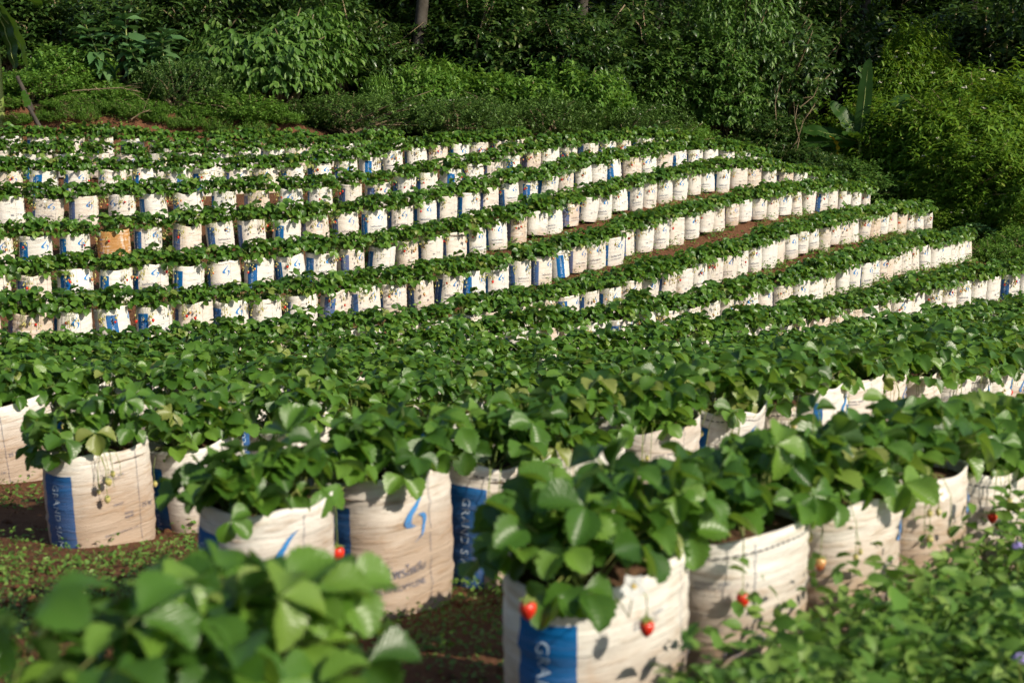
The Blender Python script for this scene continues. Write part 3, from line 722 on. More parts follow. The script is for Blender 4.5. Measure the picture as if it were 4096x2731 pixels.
for ri, (rn, pts, ang) in enumerate(ROW_PTS):
    for bi in range(len(pts)):
        x, y, z = pts[bi]; a = ang[bi]
        if rn == 'F': RNG = np.random.default_rng(99) if bi == 0 else np.random.default_rng(11)
        dist = math.hypot(x, y)
        sp = SPECIAL.get((rn, bi), {})
        hs = RNG.uniform(.88, 1.12) if not sp else 1.0
        zr = z + ZC + RNG.normal()*.008
        x += RNG.normal()*.012 if not sp else 0; y += RNG.normal()*.02 if not sp else 0
        th = empty('strawberry_grow_bag', (x, y, zr - BAG_H*hs), a + (RNG.normal()*.12 if not sp else 0))
        th.rotation_euler[0] = RNG.normal()*.045; th.rotation_euler[1] = RNG.normal()*.045
        stained = (rn == 'R5' and bi == 3)
        look = 'rust-stained' if stained else ''
        side = 'left'
        tag(th, ('%s strawberry grow bag, %s from the left in the %s row from the camera' % (look, ordinal(bi+1), ordinal(ri+1))).strip(), 'grow bag', 'strawberry grow bags in terraced rows')
        local_cam = math.atan2(-y, -x) - a
        off = sp.get('off', int(RNG.choice([-64, -56, -48, -74, -40, -15, 12, -150], p=[.12, .2, .22, .08, .2, .08, .04, .06])))
        face = sp.get('face', 'logo' if RNG.random() < .5 else 'print'); flip = sp.get('flip', bool(RNG.random() < .25)); var = sp.get('var', int(RNG.integers(0, 2)))
        sx = RNG.uniform(.88, 1.06) if not sp else sp.get('sx', 1.0)
        bag = link('bag', get_bag(local_cam, off, face, flip, var), th); bag.scale = (sx, RNG.uniform(.92, 1.08) if not sp else 1.0, hs)
        dd = sp.get('dirt', float(np.clip(RNG.normal(.12 if dist > 9 else .48, .10), 0.0, .75)))
        bag['dirt'] = dd; bag['rust'] = 1.0 if stained else float(max(0, RNG.normal(.05, .18)))
        so = link('soil', SOIL, th, (0, 0, BAG_H*hs-.028)); so.scale = (sx*.95, .95, 1)
        top = BAG_H*hs - .012 + (.012 if rn == 'A' else 0)
        psz = RNG.uniform(.90, 1.10)
        if dist < 6.6:
            lay = plant_layout(RNG, (72 if rn in 'F' or (rn, bi) == ('A', 0) else 58), {'F': 1.12, 'A': .98 if bi == 0 else .86, 'B': .78 if bi == 0 else .90}.get(rn, 1.0)*RNG.uniform(.93, 1.05), {'F': .96, 'A': .93}.get(rn, .90))
            T = Matrix.Translation((0, 0, top))
            for mt, cb, j in lay:
                link('leaf', LEAF_NEAR[int(RNG.integers(len(LEAF_NEAR)))], th, mat=T @ mt)
            mb = MB(); petioles(mb, lay); link('leaf_stalks', mb.mesh('leaf_stalks', [M['stalk']]), th, (0, 0, top))
        else:
            fo = link('foliage', (PLANT_MID if dist < 12.5 else PLANT_FAR)[int(RNG.integers(9))], th, (0, 0, top), RNG.choice([0, PI])+RNG.normal()*.2)
            fo.scale = (psz, psz, psz*RNG.uniform(.85, 1.08)); fo['kind'] = 'stuff'
        nt_ = (int(RNG.integers(2, 4)) if dist > 6.6 else int(RNG.integers(1, 3))) if rn != 'F' else 0
        if sp: nt_ = 0 if rn in 'AB' and bi < 2 else 1
        for k in range(nt_):
            aa = local_cam + RNG.uniform(-.95, .95)
            rx_, ry_, na = rim_point(aa); tm, hang = TRUSS[int(RNG.integers(len(TRUSS)))]
            MT = Matrix.Translation((rx_*sx, ry_, top)) @ Matrix.Rotation(na, 4, 'Z')
            link('fruit_stalks', tm, th, mat=MT)
            for hp in hang:
                if RNG.random() < .55: continue
                kd = 'ripe' if RNG.random() < .62 else 'blush'; s = RNG.uniform(.75, 1.08)
                MM = MT @ Matrix.Translation(hp) @ Matrix.Rotation(RNG.uniform(0, 6), 4, 'Z') @ Matrix.Rotation(RNG.normal()*.2, 4, 'X') @ Matrix.Scale(s, 4)
                if dist < 6.6:
                    bo = link('berry', BERRY[kd][0], th, mat=MM); link('calyx', CALYX, bo)
                else: link('berry', BERRY[kd][1], th, mat=MM)
        if (rn, bi) == ('A', 0): local_a0 = -local_cam
        BAG_OBJ[(rn, bi)] = th
        nbag += 1
print('bags', nbag, 'bag meshes', len(BAGS))

# ------------------------------------------------------------------ shrubs
def place_bush(name, proto, label, cat, u, vtop, Y, width, group=None, rz=None, vbase=None, foliage='foliage'):
    fol, stems, fl, (rx, ry, h) = proto
    p = at(u, vtop, Y); z0 = gz(p.x, Y) - 0.04
    hh = max(p.z - z0, 0.25)
    o = empty(name, (p.x, Y, z0), PR.uniform(0, 6.28) if rz is None else rz)
    k = width/(2*rx*0.95)
    o.scale = (k, k, hh/(h*1.02))
    link(foliage, fol, o)['kind'] = 'stuff'
    link('stems', stems, o)
    if fl: link('flowers', fl, o)['kind'] = 'stuff'
    tag(o, label, cat, group)
    return o
P_TEA = [make_bush('tea', 31+i, 1.0, 0.8, 0.9, 1500, 9, .062, .42, .05, .8, 'tea', .16, .62, LEAF5, 30, (16, 'white_fl', .011) if i == 1 else None, .5) for i in range(2)]
P_VINE = [make_bush('vine', 41+i, 1.0, 0.8, 1.2, 900, 9, .125, .50, .40, .75, 'vine', .28, .5, LEAF8, 24, None, .5) for i in range(2)]
P_DROOP = make_bush('droop', 51, 1.15, 1.0, 2.2, 1350, 9, .165, .42, 1.35, .6, 'droop', .34, .5, LEAF8, 40)
P_LOW = [make_bush('low', 61+i, 0.8, 0.6, 0.8, 620, 9, .075, .5, .15, .8, 'vine', .2, .45, LEAF5, 30, None, .6) for i in range(2)]
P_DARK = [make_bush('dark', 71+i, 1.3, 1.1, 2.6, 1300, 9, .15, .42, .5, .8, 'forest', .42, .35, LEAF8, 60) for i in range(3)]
P_MID = make_bush('mid', 91, 1.2, 1.0, 2.2, 1100, 9, .15, .40, .7, .75, 'droop', .36, .4, LEAF8, 40)
P_GOLD = [make_bush('gold', 81+i, 1.3, 1.1, 2.4, 2100, 9, .13, .34, .60, .75, 'gold', .32, .62, LEAF8, 30, (26, 'white_fl', .016), .7) for i in range(3)]

B = place_bush
B('low_shrub', P_LOW[0], 'bright leafy low shrub above the earth bank beside the banana leaves', 'shrub', 130, 255, 24.6, 1.9)
B('pointed_shrub', P_VINE[0], 'pointed light green shrub rising behind the earth bank', 'shrub', 285, 175, 25.6, 1.6)
B('low_shrub', P_LOW[1], 'low leafy shrub under the tall broad-leaved plant', 'shrub', 470, 330, 24.6, 1.7)
B('small_leaved_bush', P_TEA[0], 'dense small-leaved bush between the broad-leaved plant and drooping bush', 'shrub', 690, 255, 24.9, 1.55)
B('drooping_bush', P_DROOP, 'large rounded bush with drooping pointed leaves behind the bank', 'shrub', 1090, 0, 26.0, 2.65)
B('drooping_bush', P_DROOP, 'shorter drooping bush in front of the large rounded drooping bush', 'shrub', 880, 300, 25.3, 1.2)
B('bank_shrub', P_LOW[1], 'low green bush at the foot of the large drooping bush', 'shrub', 1000, 370, 24.5, 1.6)
B('tea_bush', P_TEA[0], 'low clipped dark green mound left of the tree trunk', 'shrub', 1390, 385, 25.2, 2.5)
B('upright_weed', P_VINE[1], 'small upright leafy plant in the dark gap beside the trunk', 'plant', 1490, 280, 26.8, .62)
B('tea_bush', P_TEA[1], 'wide dark hedge mound with tiny white flowers behind the top rows', 'shrub', 1800, 395, 26.0, 2.6)
B('tea_bush', P_TEA[0], 'middle dark hedge mound under the bright climbing bush', 'shrub', 2190, 400, 26.6, 2.6)
B('tea_bush', P_TEA[1], 'flowering hedge mound sloping down towards the row ends', 'shrub', 2480, 430, 27.2, 2.2)
B('climbing_bush', P_VINE[0], 'leafy bush climbing beside the pale trunk', 'shrub', 1760, 225, 27.6, 1.7)
B('climbing_bush', P_VINE[1], 'bright yellow-green climbing bush behind the hedge', 'shrub', 2080, 265, 27.8, 2.1)
B('climbing_bush', P_VINE[0], 'taller bright climbing bush at the right end of the hedge', 'shrub', 2340, 240, 28.0, 1.9)
B('climbing_bush', P_LOW[0], 'pale green bush at the lower end of the hedge', 'shrub', 2680, 480, 28.4, 1.9)
B('climbing_bush', P_LOW[1], 'small pale bush above the far row ends', 'shrub', 2850, 570, 28.8, 1.1)
for i, (u, v, Y, w, lab) in enumerate([(40, -120, 28.6, 3.0, 'dark shrub behind the left banana leaves'), (400, -60, 29.0, 3.0, 'dark shrub behind the tall broad-leaved plant'), (760, -100, 28.8, 2.8, 'dark shrub between the broad-leaved plant and drooping bush'),
        (1330, -80, 28.8, 2.6, 'dark shrub right of the large drooping bush'), (1560, 60, 30.0, 2.4, 'dim shrub left of the pale trunk'), (1900, -60, 29.8, 3.2, 'dark shrub right of the pale trunk'), (2250, 20, 29.6, 2.8, 'dark shrub behind the tall bright climbing bush')]):
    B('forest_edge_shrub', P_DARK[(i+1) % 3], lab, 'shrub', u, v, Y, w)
# dark thicket between the hedge and the banana plants
for i, (u, v, Y, w, lab) in enumerate([(2520, 60, 31, 3.0, 'dark tangled shrub behind the bright climbing bush'), (2800, 120, 30.6, 2.8, 'dark shrub with thin stems above the far row ends'),
        (3060, 60, 31.4, 3.2, 'tall dark shrub left of the banana plant'), (2720, -60, 33, 3.6, 'tall dark thicket tree in the middle of the forest edge'), (3120, 420, 30, 1.8, 'low dark shrub at the end of the upper rows'),
        (3330, 640, 29.6, 1.9, 'low dark green shrub under the banana plant'), (3230, -80, 34, 3.6, 'dark leafy tree above the banana plant')]):
    B('thicket_shrub', P_DARK[i % 3], lab, 'shrub', u, v, Y, w)
B('thicket_shrub', P_MID, 'hanging leafy vine lit at the hedge end', 'shrub', 2560, 250, 29.6, 1.8)
B('thicket_shrub', P_MID, 'half-lit leafy shrub in the middle of the thicket', 'shrub', 2880, 200, 30.2, 2.2)
B('thicket_shrub', P_MID, 'pale-leaved sapling at the top of the thicket', 'shrub', 2960, -40, 30.4, 2.0)
B('thicket_shrub', P_DARK[2], 'low dark shrub left of the banana stem', 'shrub', 3260, 570, 29.0, 1.5)
B('thicket_shrub', P_MID, 'green shrub at the foot of the banana plant', 'shrub', 3440, 690, 28.4, 1.6)
B('thicket_shrub', P_DARK[0], 'dark shrub against the upper row ends', 'shrub', 3060, 560, 29.2, 1.5)
for i, (u, v, Y, w, lab) in enumerate([(3590, 120, 32.0, 2.2, 'bright feathery bush right behind the banana plant'), (3690, 380, 29.4, 3.2, 'sunlit golden green bush right of the banana plant'),
        (4010, 300, 28.8, 3.4, 'tall sunlit bush with white flowers at the right edge'), (3820, 560, 28.0, 2.8, 'round sunlit bush in front of the tall white-flowered bush'),
        (4120, 640, 27.0, 2.4, 'large bush reaching the right edge above the row ends'), (3880, 780, 27.0, 1.6, 'dark-footed bush above the end of the seventh row'),
        (3560, 700, 28.6, 1.7, 'green bush just beyond the ends of the upper rows'), (3860, 230, 31.5, 3.0, 'distant sunlit bush below the far banana leaf')]):
    B('sunlit_bush', P_GOLD[i % 3], lab, 'shrub', u, v, Y, w)
for i, (u, v, Y, w, lab) in enumerate([(3800, 40, 36, 4.6, 'shaded tree with red flowers in the far right corner'), (4150, -60, 35, 4.6, 'dark tree filling the top right corner'), (3960, 870, 26.6, .9, 'small leafy plant at the end of the seventh row'), (4060, 900, 24.8, 1.6, 'dark low shrub at the right edge beyond the bags'), (3990, 960, 24.0, 1.0, 'low leafy plant just above the last bags at right')]):
    B('shaded_tree' if i < 2 else 'leafy_weed', P_DARK[i] if i < 2 else P_LOW[i % 2], lab, 'tree' if i < 2 else 'plant', u, v, Y, w)
# low plants clinging to the bank
for i, (u, v, Y, w) in enumerate([(40, 400, 23.9, 1.0), (250, 410, 23.95, .9), (420, 405, 24.0, .9), (600, 420, 24.05, 1.0), (770, 425, 24.1, .9), (950, 430, 24.2, 1.0), (1120, 440, 24.3, .9), (180, 440, 23.55, .5), (520, 455, 23.7, .5), (860, 465, 23.8, .5), (700, 475, 23.7, .35), (360, 470, 23.6, .4), (90, 455, 23.5, .55), (300, 445, 23.6, .5), (620, 462, 23.7, .5), (1010, 462, 23.95, .5), (450, 440, 23.75, .5), (780, 450, 23.8, .6)]):
    B('bank_weed', P_LOW[i % 2], 'leafy weed clump on the red earth bank, %s from the left' % ordinal(sorted([40, 250, 420, 600, 770, 950, 1120, 180, 520, 860, 700, 360, 90, 300, 620, 1010, 450, 780]).index(u)+1), 'weed', u, v, Y, w, 'weeds along the earth bank')

# ------------------------------------------------------------------ forest behind
def make_tree(name, seed, h, crown_r, trunk_r, lean=(0, 0), crown_z=0.55, mat='forest', nsp=900, mats='bark'):
    rng = np.random.default_rng(seed); mb = MB()
    top = Vector((lean[0], lean[1], h*0.8)); pts = [Vector((0, 0, -.2))]
    for i in range(1, 7):
        t = i/6; pts.append(Vector((lean[0]*t+rng.normal()*.06*h*.1, lean[1]*t+rng.normal()*.06*h*.1, h*.8*t)))
    mb.tube(pts, [trunk_r*(1.25-.9*i/6) for i in range(7)], 8)
    tips = []; axs = []
    for i in range(9):
        t = rng.uniform(.5, 1); b = pts[int(t*5)].lerp(pts[min(6, int(t*5)+1)], .5); a = rng.random()*6.28
        e = b + Vector((math.cos(a)*crown_r*rng.uniform(.5, .95), math.sin(a)*crown_r*rng.uniform(.5, .95), rng.uniform(.02, .28)*h))
        mb.tube([b, b.lerp(e, .5)+Vector((0, 0, .05*h)), e], [trunk_r*.42, trunk_r*.25, trunk_r*.08], 5)
        n = nsp//9; q = rdir(rng, n)*(rng.random((n, 1))**.5)*np.array([crown_r*.55, crown_r*.55, h*.16]); tips.append(np.array(e)+q); ax = q+np.array([0, 0, .2]); axs.append(ax/np.linalg.norm(ax, axis=1, keepdims=True))
    V, F, r = spray_leaves(rng, np.vstack(tips), np.vstack(axs), 9, .5, .20, .42, .5, .8, LEAF5)
    return np_mesh(name+'_crown', V, [F], [M[mat]], None, False, r), mb.mesh(name+'_trunk', [M[mats]])
T_PROTO = [make_tree('forest_tree', 901+i, 8.5, 2.9, .13, (rngx, .2), nsp=1300) for i, rngx in enumerate((.5, -.6, .1))]
def place_tree(label, u, Y, k=1.0, proto=0, rz=0, s=1.0):
    p = at(u, 100, Y); o = empty('forest_tree', (p.x, Y, gz(p.x, Y)), rz); o.scale = (s, s, k)
    link('crown', T_PROTO[proto][0], o)['kind'] = 'stuff'; link('trunk', T_PROTO[proto][1], o)
    tag(o, label, 'tree'); return o
tl = [('tree with pale blotched trunk behind the hedge mounds', 1665, 29.5, 1.0, 0), ('thin tree in the dark behind the broad-leaved plant', 620, 30.0, 1.0, 1), ('dark tree behind the left banana leaves', 90, 30.5, .95, 2), ('slim tree behind the large drooping bush', 1240, 31.0, 1.05, 1),
      ('leaning tree above the bright climbing bush', 2320, 30.8, .95, 0), ('tree with forked limbs above the hedge end', 2640, 32.0, 1.0, 2), ('shaded tree behind the dark thicket', 3000, 34.0, 1.05, 1), ('forest tree behind the banana plant', 3420, 35.0, 1.05, 0),
      ('forest tree at the far right', 3900, 38.0, 1.1, 2), ('back forest tree at the left edge', -200, 35.0, 1.1, 1), ('back forest tree between the left trunks', 900, 35.5, 1.1, 0), ('back forest tree behind the pale trunk', 1800, 36.0, 1.1, 2), ('back forest tree in the middle of the wood', 2450, 37.0, 1.15, 1), ('forest tree beyond the right edge of the field', 4300, 33.0, 1.0, 1)]
for i, (lab, u, Y, k, pr) in enumerate(tl): place_tree(lab, u, Y, k, pr, i*1.7, 1.0)
# dim undergrowth that closes the view between the trunks
k = 0
ug = [(-100, 36), (250, 33), (560, 37), (860, 33.5), (1150, 38), (1420, 33), (1700, 38.5), (1950, 33.5), (2200, 38), (2500, 40), (2850, 38), (3150, 40), (3500, 40), (3850, 42), (4200, 40), (400, 42), (1000, 43), (1600, 44), (2200, 45), (2900, 46)]
for i, (u, Y) in enumerate(ug):
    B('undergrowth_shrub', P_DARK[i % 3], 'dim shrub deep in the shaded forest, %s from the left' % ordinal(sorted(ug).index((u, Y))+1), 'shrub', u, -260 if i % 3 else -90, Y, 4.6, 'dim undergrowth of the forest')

# ------------------------------------------------------------------ banana plants
def banana_leaf(length, width, bend, seed, tip=0.0, torn=0.04):
    rng = np.random.default_rng(seed); n = 22; V = []; F = []; U = []
    x = 0; z = 0
    ang = 1.0
    for i in range(n+1):
        t = i/n; a = ang - bend*t; 
        if i: x += math.cos(a)*length/n; z += math.sin(a)*length/n
        hw = width*.5*min(1, (t*5)**.6)*max(0.03, (1-t**5))**.6
        for j, s in enumerate((-1, -.5, 0, .5, 1)):
            w = hw*(1+(rng.normal()*torn if abs(s) == 1 else 0))
            V.append((x - math.sin(a)*abs(s)*w*.35*0, s*w, z + abs(s)*w*.42 - (s*s)*w*.25 + .02*math.sin(t*22+s))); U.append((t, s*.5+.5))
    for i in range(n):
        for j in range(4):
            F.append((i*5+j, (i+1)*5+j, (i+1)*5+j+1, i*5+j+1))
    return np_mesh('banana_leaf', V, [F], [M['banana']], None, True, np.full(len(V), rng.random()), U)
def banana(label, base, stem_h, leaves, stem_r=.055):
    o = empty('banana_plant', base); mb = MB()
    mb.tube([(0, 0, -.1), (.02, 0, stem_h*.5), (0, .02, stem_h)], [stem_r*1.25, stem_r, stem_r*.6], 8); link('stem', mb.mesh('banana_stem', [M['stalk']]), o)
    for i, (az, tilt, L, Wd, bend, roll) in enumerate(leaves):
        me = banana_leaf(L, Wd, bend, 60+i+int(abs(base[0])*10))
        mt = Matrix.Translation((0, 0, stem_h-.06)) @ Matrix.Rotation(az, 4, 'Z') @ Matrix.Rotation(-tilt, 4, 'Y') @ Matrix.Rotation(-1.0, 4, 'Y') @ Matrix.Rotation(roll, 4, 'X') @ Matrix.Rotation(1.0, 4, 'Y')
        lf = link('leaf', me, o, mat=mt)
        mb = MB(); vs = [me.vertices[k*5+2].co.copy() for k in range(0, 23, 2)]
        mb.tube([v - Vector((0, 0, .006)) for v in vs], [.018*(1-k/13) for k in range(len(vs))], 5); link('midrib', mb.mesh('midrib', [M['stalk']]), lf)
    tag(o, label, 'banana plant'); return o
p = at(3440, 560, 29.3)
banana('banana plant with upright broad leaves right of the far row ends', (p.x, 29.3, gz(p.x, 29.3)), p.z-gz(p.x, 29.3), [(0, .52, 1.7, .30, .12, 1.2), (0, -.12, 1.45, .40, .45, 1.0), (PI, .12, 1.05, .40, .6, -1.0), (PI, -.62, 1.35, .34, .45, -.75), (PI, -.92, 1.75, .30, .35, -.8), (.2, -.3, 1.0, .36, .6, .9), (-2.2, -.3, .9, .3, .9, 0)])
p = at(4085, 420, 30.5)
banana('far banana plant lit yellow-green at the right edge', (p.x, 30.5, gz(p.x, 30.5)), p.z-gz(p.x, 30.5)-.1, [(.1, .45, .95, .5, .3, 1.3), (PI-.3, -.1, .8, .3, .5, -1.0), (1.4, .3, 1.0, .4, .5, 0)])
p = at(-30, 15, 23.4)
banana('banana plant hanging into the top left corner', (p.x, 23.4, gz(p.x, 23.4)), p.z-gz(p.x, 23.4)+.06, [(-.25, -1.75, 1.35, .42, .62, -.9), (-.2, -2.05, 1.15, .38, .45, -1.1), (-1.6, -1.9, 1.25, .36, .5, 0), (1.3, -.4, 1.4, .4, 1.2, 0), (0.05, -.05, 1.95, .34, 1.55, -.8), (2.6, .1, 1.3, .4, .9, 0)])
# cut banana shoots on the bank
for i, (u, v, Y, ln, lx) in enumerate([(195, 505, 23.0, .62, -.30), (130, 400, 23.7, .55, -.22)]):
    p = at(u, v, Y); z0 = gz(p.x, Y)
    o = empty('banana_stump', (p.x, Y, z0)); mb = MB()
    mb.tube([(0, 0, -.05), (lx*.5, -.02, ln*.5), (lx, -.03, ln)], [.045, .036, .03], 7); link('stem', mb.mesh('stump_stem', [M['bark']]), o)
    if i == 0:
        link('cut_leaf', banana_leaf(.30, .19, .2, 5), o, mat=Matrix.Translation((lx, -.03, ln-.05)) @ Matrix.Rotation(2.8, 4, 'Z') @ Matrix.Rotation(-.4, 4, 'Y'))
    mb = MB(); mb.tube([(-.03, -.04, ln*.5), (-.14, -.06, ln*.3), (-.10, -.07, -.05)], [.02, .03, .01], 5); link('dry_sheath', mb.mesh('dry_sheath', [M['dry']]), o)
    tag(o, ['cut banana stump with a bright green leaf scrap on the bank', 'leaning dry banana stump higher on the bank'][i], 'banana stump')
# tall broad-leaved plant
def broad_plant(u, Y, vtop, label, seed, nwh=7, ln=.30, spread=.5):
    p = at(u, vtop, Y); z0 = gz(p.x, Y); h = p.z-z0; rng = np.random.default_rng(seed); o = empty('broad_leaved_plant', (p.x, Y, z0)); mb = MB()
    pos = []; fw = []; LL = []
    for st in range(3):
        bx = (st-1)*.28*spread; hh = h*(1-.16*abs(st-1)-.1*(st == 2)); lean = (st-1)*.35*spread
        mb.tube([(bx, 0, 0), (bx+lean*.4, 0, hh*.5), (bx+lean, 0, hh)], [.022, .016, .008], 5)
        for w in range(nwh):
            t = 1-w*.095
            for j in range(6):
                a = j*1.05+w*.6+rng.normal()*.2; pos.append((bx+lean*t, 0, hh*t)); fw.append((math.cos(a), math.sin(a), .55-.22*w+rng.normal()*.15)); LL.append(ln*rng.uniform(.6, 1.1)*(0.6 if w == 0 else 1))
    LL = np.array(LL); V, F, r = leaf_cloud(np.array(pos), np.array(fw), np.tile((0, 0, 1.0), (len(pos), 1))+rng.normal(size=(len(pos), 3))*.2, LL, LL*.46, LEAF8, rng)
    link('stems', mb.mesh('broad_stems', [M['stalk']]), o); link('foliage', np_mesh('broad_foliage', V, [F], [M['broad']], None, False, r), o)['kind'] = 'stuff'
    tag(o, label, 'plant')
broad_plant(500, 25.2, 45, 'tall plant with large pale broad leaves against the dark forest', 5, 7, .44, 1.1)
broad_plant(650, 25.0, 150, 'shorter broad-leaved plant beside the tall pale one', 6, 6, .32, .9)
broad_plant(3900, 26.0, 905, 'young broad-leaved plant beyond the end of the seventh row', 8, 3, .28, .4)

# ------------------------------------------------------------------ bank clods, fallen branch, odd leaves
def branch(label, pts, r, name='fallen_branch', twigs=6, seed=1):
    rng = np.random.default_rng(seed); o = empty(name, pts[0]); b0 = Vector(pts[0]); mb = MB(); q = [Vector(p)-b0 for p in pts]
    mb.tube(q, [r*(1-.6*i/(len(q)-1)) for i in range(len(q))], 5); link('limb', mb.mesh('limb', [M['twig']]), o)
    for i in range(twigs):
        t = rng.uniform(.4, .95)*(len(q)-1); a = q[int(t)].lerp(q[min(int(t)+1, len(q)-1)], t % 1); d = (q[-1]-q[0]).normalized()
        e = a + d*rng.uniform(.15, .4)+Vector((rng.normal()*.08, rng.normal()*.1, rng.normal()*.10)); mb = MB(); mb.tube([a, a.lerp(e, .5)+Vector((0, 0, .02)), e], [r*.35, r*.25, r*.1], 4); link('twig', mb.mesh('twig', [M['twig']]), o)
    tag(o, label, 'branch')
branch('bare dry branch lying over the low shrubs on the bank', [at(290, 365, 23.6), at(380, 358, 23.55), at(480, 352, 23.5), at(560, 368, 23.5)], .012)
branch('short dry stick leaning on the red earth bank', [at(525, 478, 23.3), at(560, 455, 23.35), at(600, 440, 23.4)], .012, 'dry_stick', 2, 3)
for i, (u0, v0, u1, v1, Y, r, lab) in enumerate([(2360, 240, 2500, 20, 29.8, .035, 'pale leaning limb above the bright climbing bush'), (2560, 250, 2590, -30, 29.9, .022, 'slim upright stem right of the leaning limb'), (2520, 60, 2600, 200, 29.7, .02, 'thin bent stem in the dark thicket'),
        (2660, 300, 2760, 90, 30, .018, 'slender slanting stem above the hedge end'), (3130, 640, 3260, 420, 29.2, .014, 'thin slanting stem left of the banana plant'), (3080, 620, 3120, 330, 29.3, .014, 'thin upright stem at the far row ends'), (3180, 630, 3190, 420, 29.1, .012, 'bare stem beside the yellow leaf'), (3200, 430, 3320, 300, 29.4, .013, 'slanting twig above the banana leaves')]):
    branch(lab, [at(u0, v0, Y), at(u0*.66+u1*.34+14, v0*.66+v1*.34, Y), at(u0*.3+u1*.7-8, v0*.3+v1*.7, Y), at(u1, v1, Y)], r, 'thin_sapling', 3, 20+i)
p = at(3318, 545, 28.9); o = link('yellow_leaf', banana_leaf(.42, .22, 1.2, 3), None, p); o.data.materials.clear(); o.data.materials.append(M['yellow_leaf']); o.rotation_euler = (0.3, 1.5, 0.4); tag(o, 'single yellowed leaf hanging left of the banana plant', 'leaf')
# red earth bank: rough face laid over the step in the ground
rb = np.random.default_rng(8)
bx = np.linspace(-10.5, -3.2, 190); bt = np.linspace(-0.15, 0.62, 16)
BX, BT = np.meshgrid(bx, bt); fX = BX.ravel(); fY = bank_line(fX)+BT.ravel()
fZ = ground(fX, fY) + 0.008 + 0.05*np.abs(np.sin(fX*7.3+2*np.sin(fX*3.1)))*np.sin(PI*np.clip((BT.ravel()+.15)/.77, 0, 1)) + rb.normal(size=len(fX))*.018*np.sin(PI*np.clip((BT.ravel()+.15)/.77, 0, 1))
e = np.minimum(np.minimum(fX+10.5, -3.2-fX)/.4, 1); fZ -= (1-np.clip(e, 0, 1))*.1; fZ -= 0.05*((BT.ravel() < -.14) | (BT.ravel() > .61))
nb = len(bx); ii = np.arange((len(bt)-1)*(nb-1)); q0 = ii//(nb-1)*nb + ii % (nb-1)
tag(link('earth_bank', np_mesh('earth_bank', np.c_[fX, fY, fZ], [np.c_[q0, q0+1, q0+nb+1, q0+nb]], [M['soil']], None, True, np.zeros(len(fX)))), kind='structure')

# ------------------------------------------------------------------ weeds
def weeds(name, label, X, Y, hmax, nl, ln, seed, mat='weed', wd=.6, spread=.05):
    rng = np.random.default_rng(seed); Z = ground(X, Y); n = len(X)
    hgt = hmax*(.35+.65*rng.random(n)); t = np.tile((np.arange(nl)+.6)/nl, n); P = np.repeat(np.c_[X, Y, Z], nl, 0); hh = np.repeat(hgt, nl)
    lean = np.repeat(rng.normal(size=(n, 2))*.25, nl, 0)
    pos = P + np.c_[lean[:, 0]*hh*t, lean[:, 1]*hh*t, hh*t] + rng.normal(size=(n*nl, 3))*spread*np.array([1, 1, .3])
    a = rng.random(n*nl)*6.28; f = np.c_[np.cos(a), np.sin(a), rng.normal(size=n*nl)*.4+.15]
    up = np.tile((0, 0, 1.0), (n*nl, 1)) + rng.normal(size=(n*nl, 3))*.45; L = ln*(.5+.8*rng.random(n*nl))
    V, F, r = leaf_cloud(pos, f, up, L, L*wd, LEAF8 if ln > .025 else LEAF5, rng)
    o = link(name, np_mesh(name, V, [F], [M[mat]], None, True, r)); tag(o, label, None, None, 'stuff'); return o
wr = np.random.default_rng(77)
# low creeping weeds on the paths, denser near the bags
cand = np.c_[wr.uniform(-9, 9.5, 60000), wr.uniform(1.2, 27, 60000)]
allr = np.vstack([np.c_[p[:, :2], np.cos(a), np.sin(a)] for _, p, a in ROW_PTS])
keep = np.zeros(len(cand), bool); dmin = np.full(len(cand), 9.0)
for i in range(0, len(allr)): dmin = np.minimum(dmin, np.hypot(cand[:, 0]-allr[i, 0], cand[:, 1]-allr[i, 1]))
patch = np.sin(cand[:, 0]*2.3+1.1*np.sin(cand[:, 1]*1.7))*np.sin(cand[:, 1]*2.6+.9*np.sin(cand[:, 0]*1.3))
inview = np.abs(cand[:, 0]) < cand[:, 1]*.40+.4
keep = inview & (dmin > .17) & (dmin < 2.2) & ((patch > .25) | (dmin < .34) & (wr.random(len(cand)) < .55)) & (wr.random(len(cand)) < np.where(cand[:, 1] < 7, 1.0, .75))
cw = cand[keep]
near = cw[:, 1] < 7.5
weeds('creeping_weeds', 'small creeping weeds on the red soil between the bags', cw[near, 0], cw[near, 1], .05, 9, .022, 1)
weeds('path_weeds', 'small leafy weeds on the far terrace paths', cw[~near, 0], cw[~near, 1], .15, 11, .05, 2)
dn = np.c_[wr.uniform(-2.2, 1.2, 9000), wr.uniform(1.6, 4.6, 9000)]
dd_ = np.full(len(dn), 9.0)
for i in range(len(allr)): dd_ = np.minimum(dd_, np.hypot(dn[:, 0]-allr[i, 0], dn[:, 1]-allr[i, 1]))
pt = np.sin(dn[:, 0]*5.1+np.sin(dn[:, 1]*4))*np.sin(dn[:, 1]*5.7+np.sin(dn[:, 0]*3))
kk = (dd_ > .17) & (np.abs(dn[:, 0]) < dn[:, 1]*.42+.2) & (pt > -.1)
weeds('creeping_weeds', 'mat of tiny dark weeds on the soil in front of the nearest bags', dn[kk, 0], dn[kk, 1], .03, 8, .016, 3)
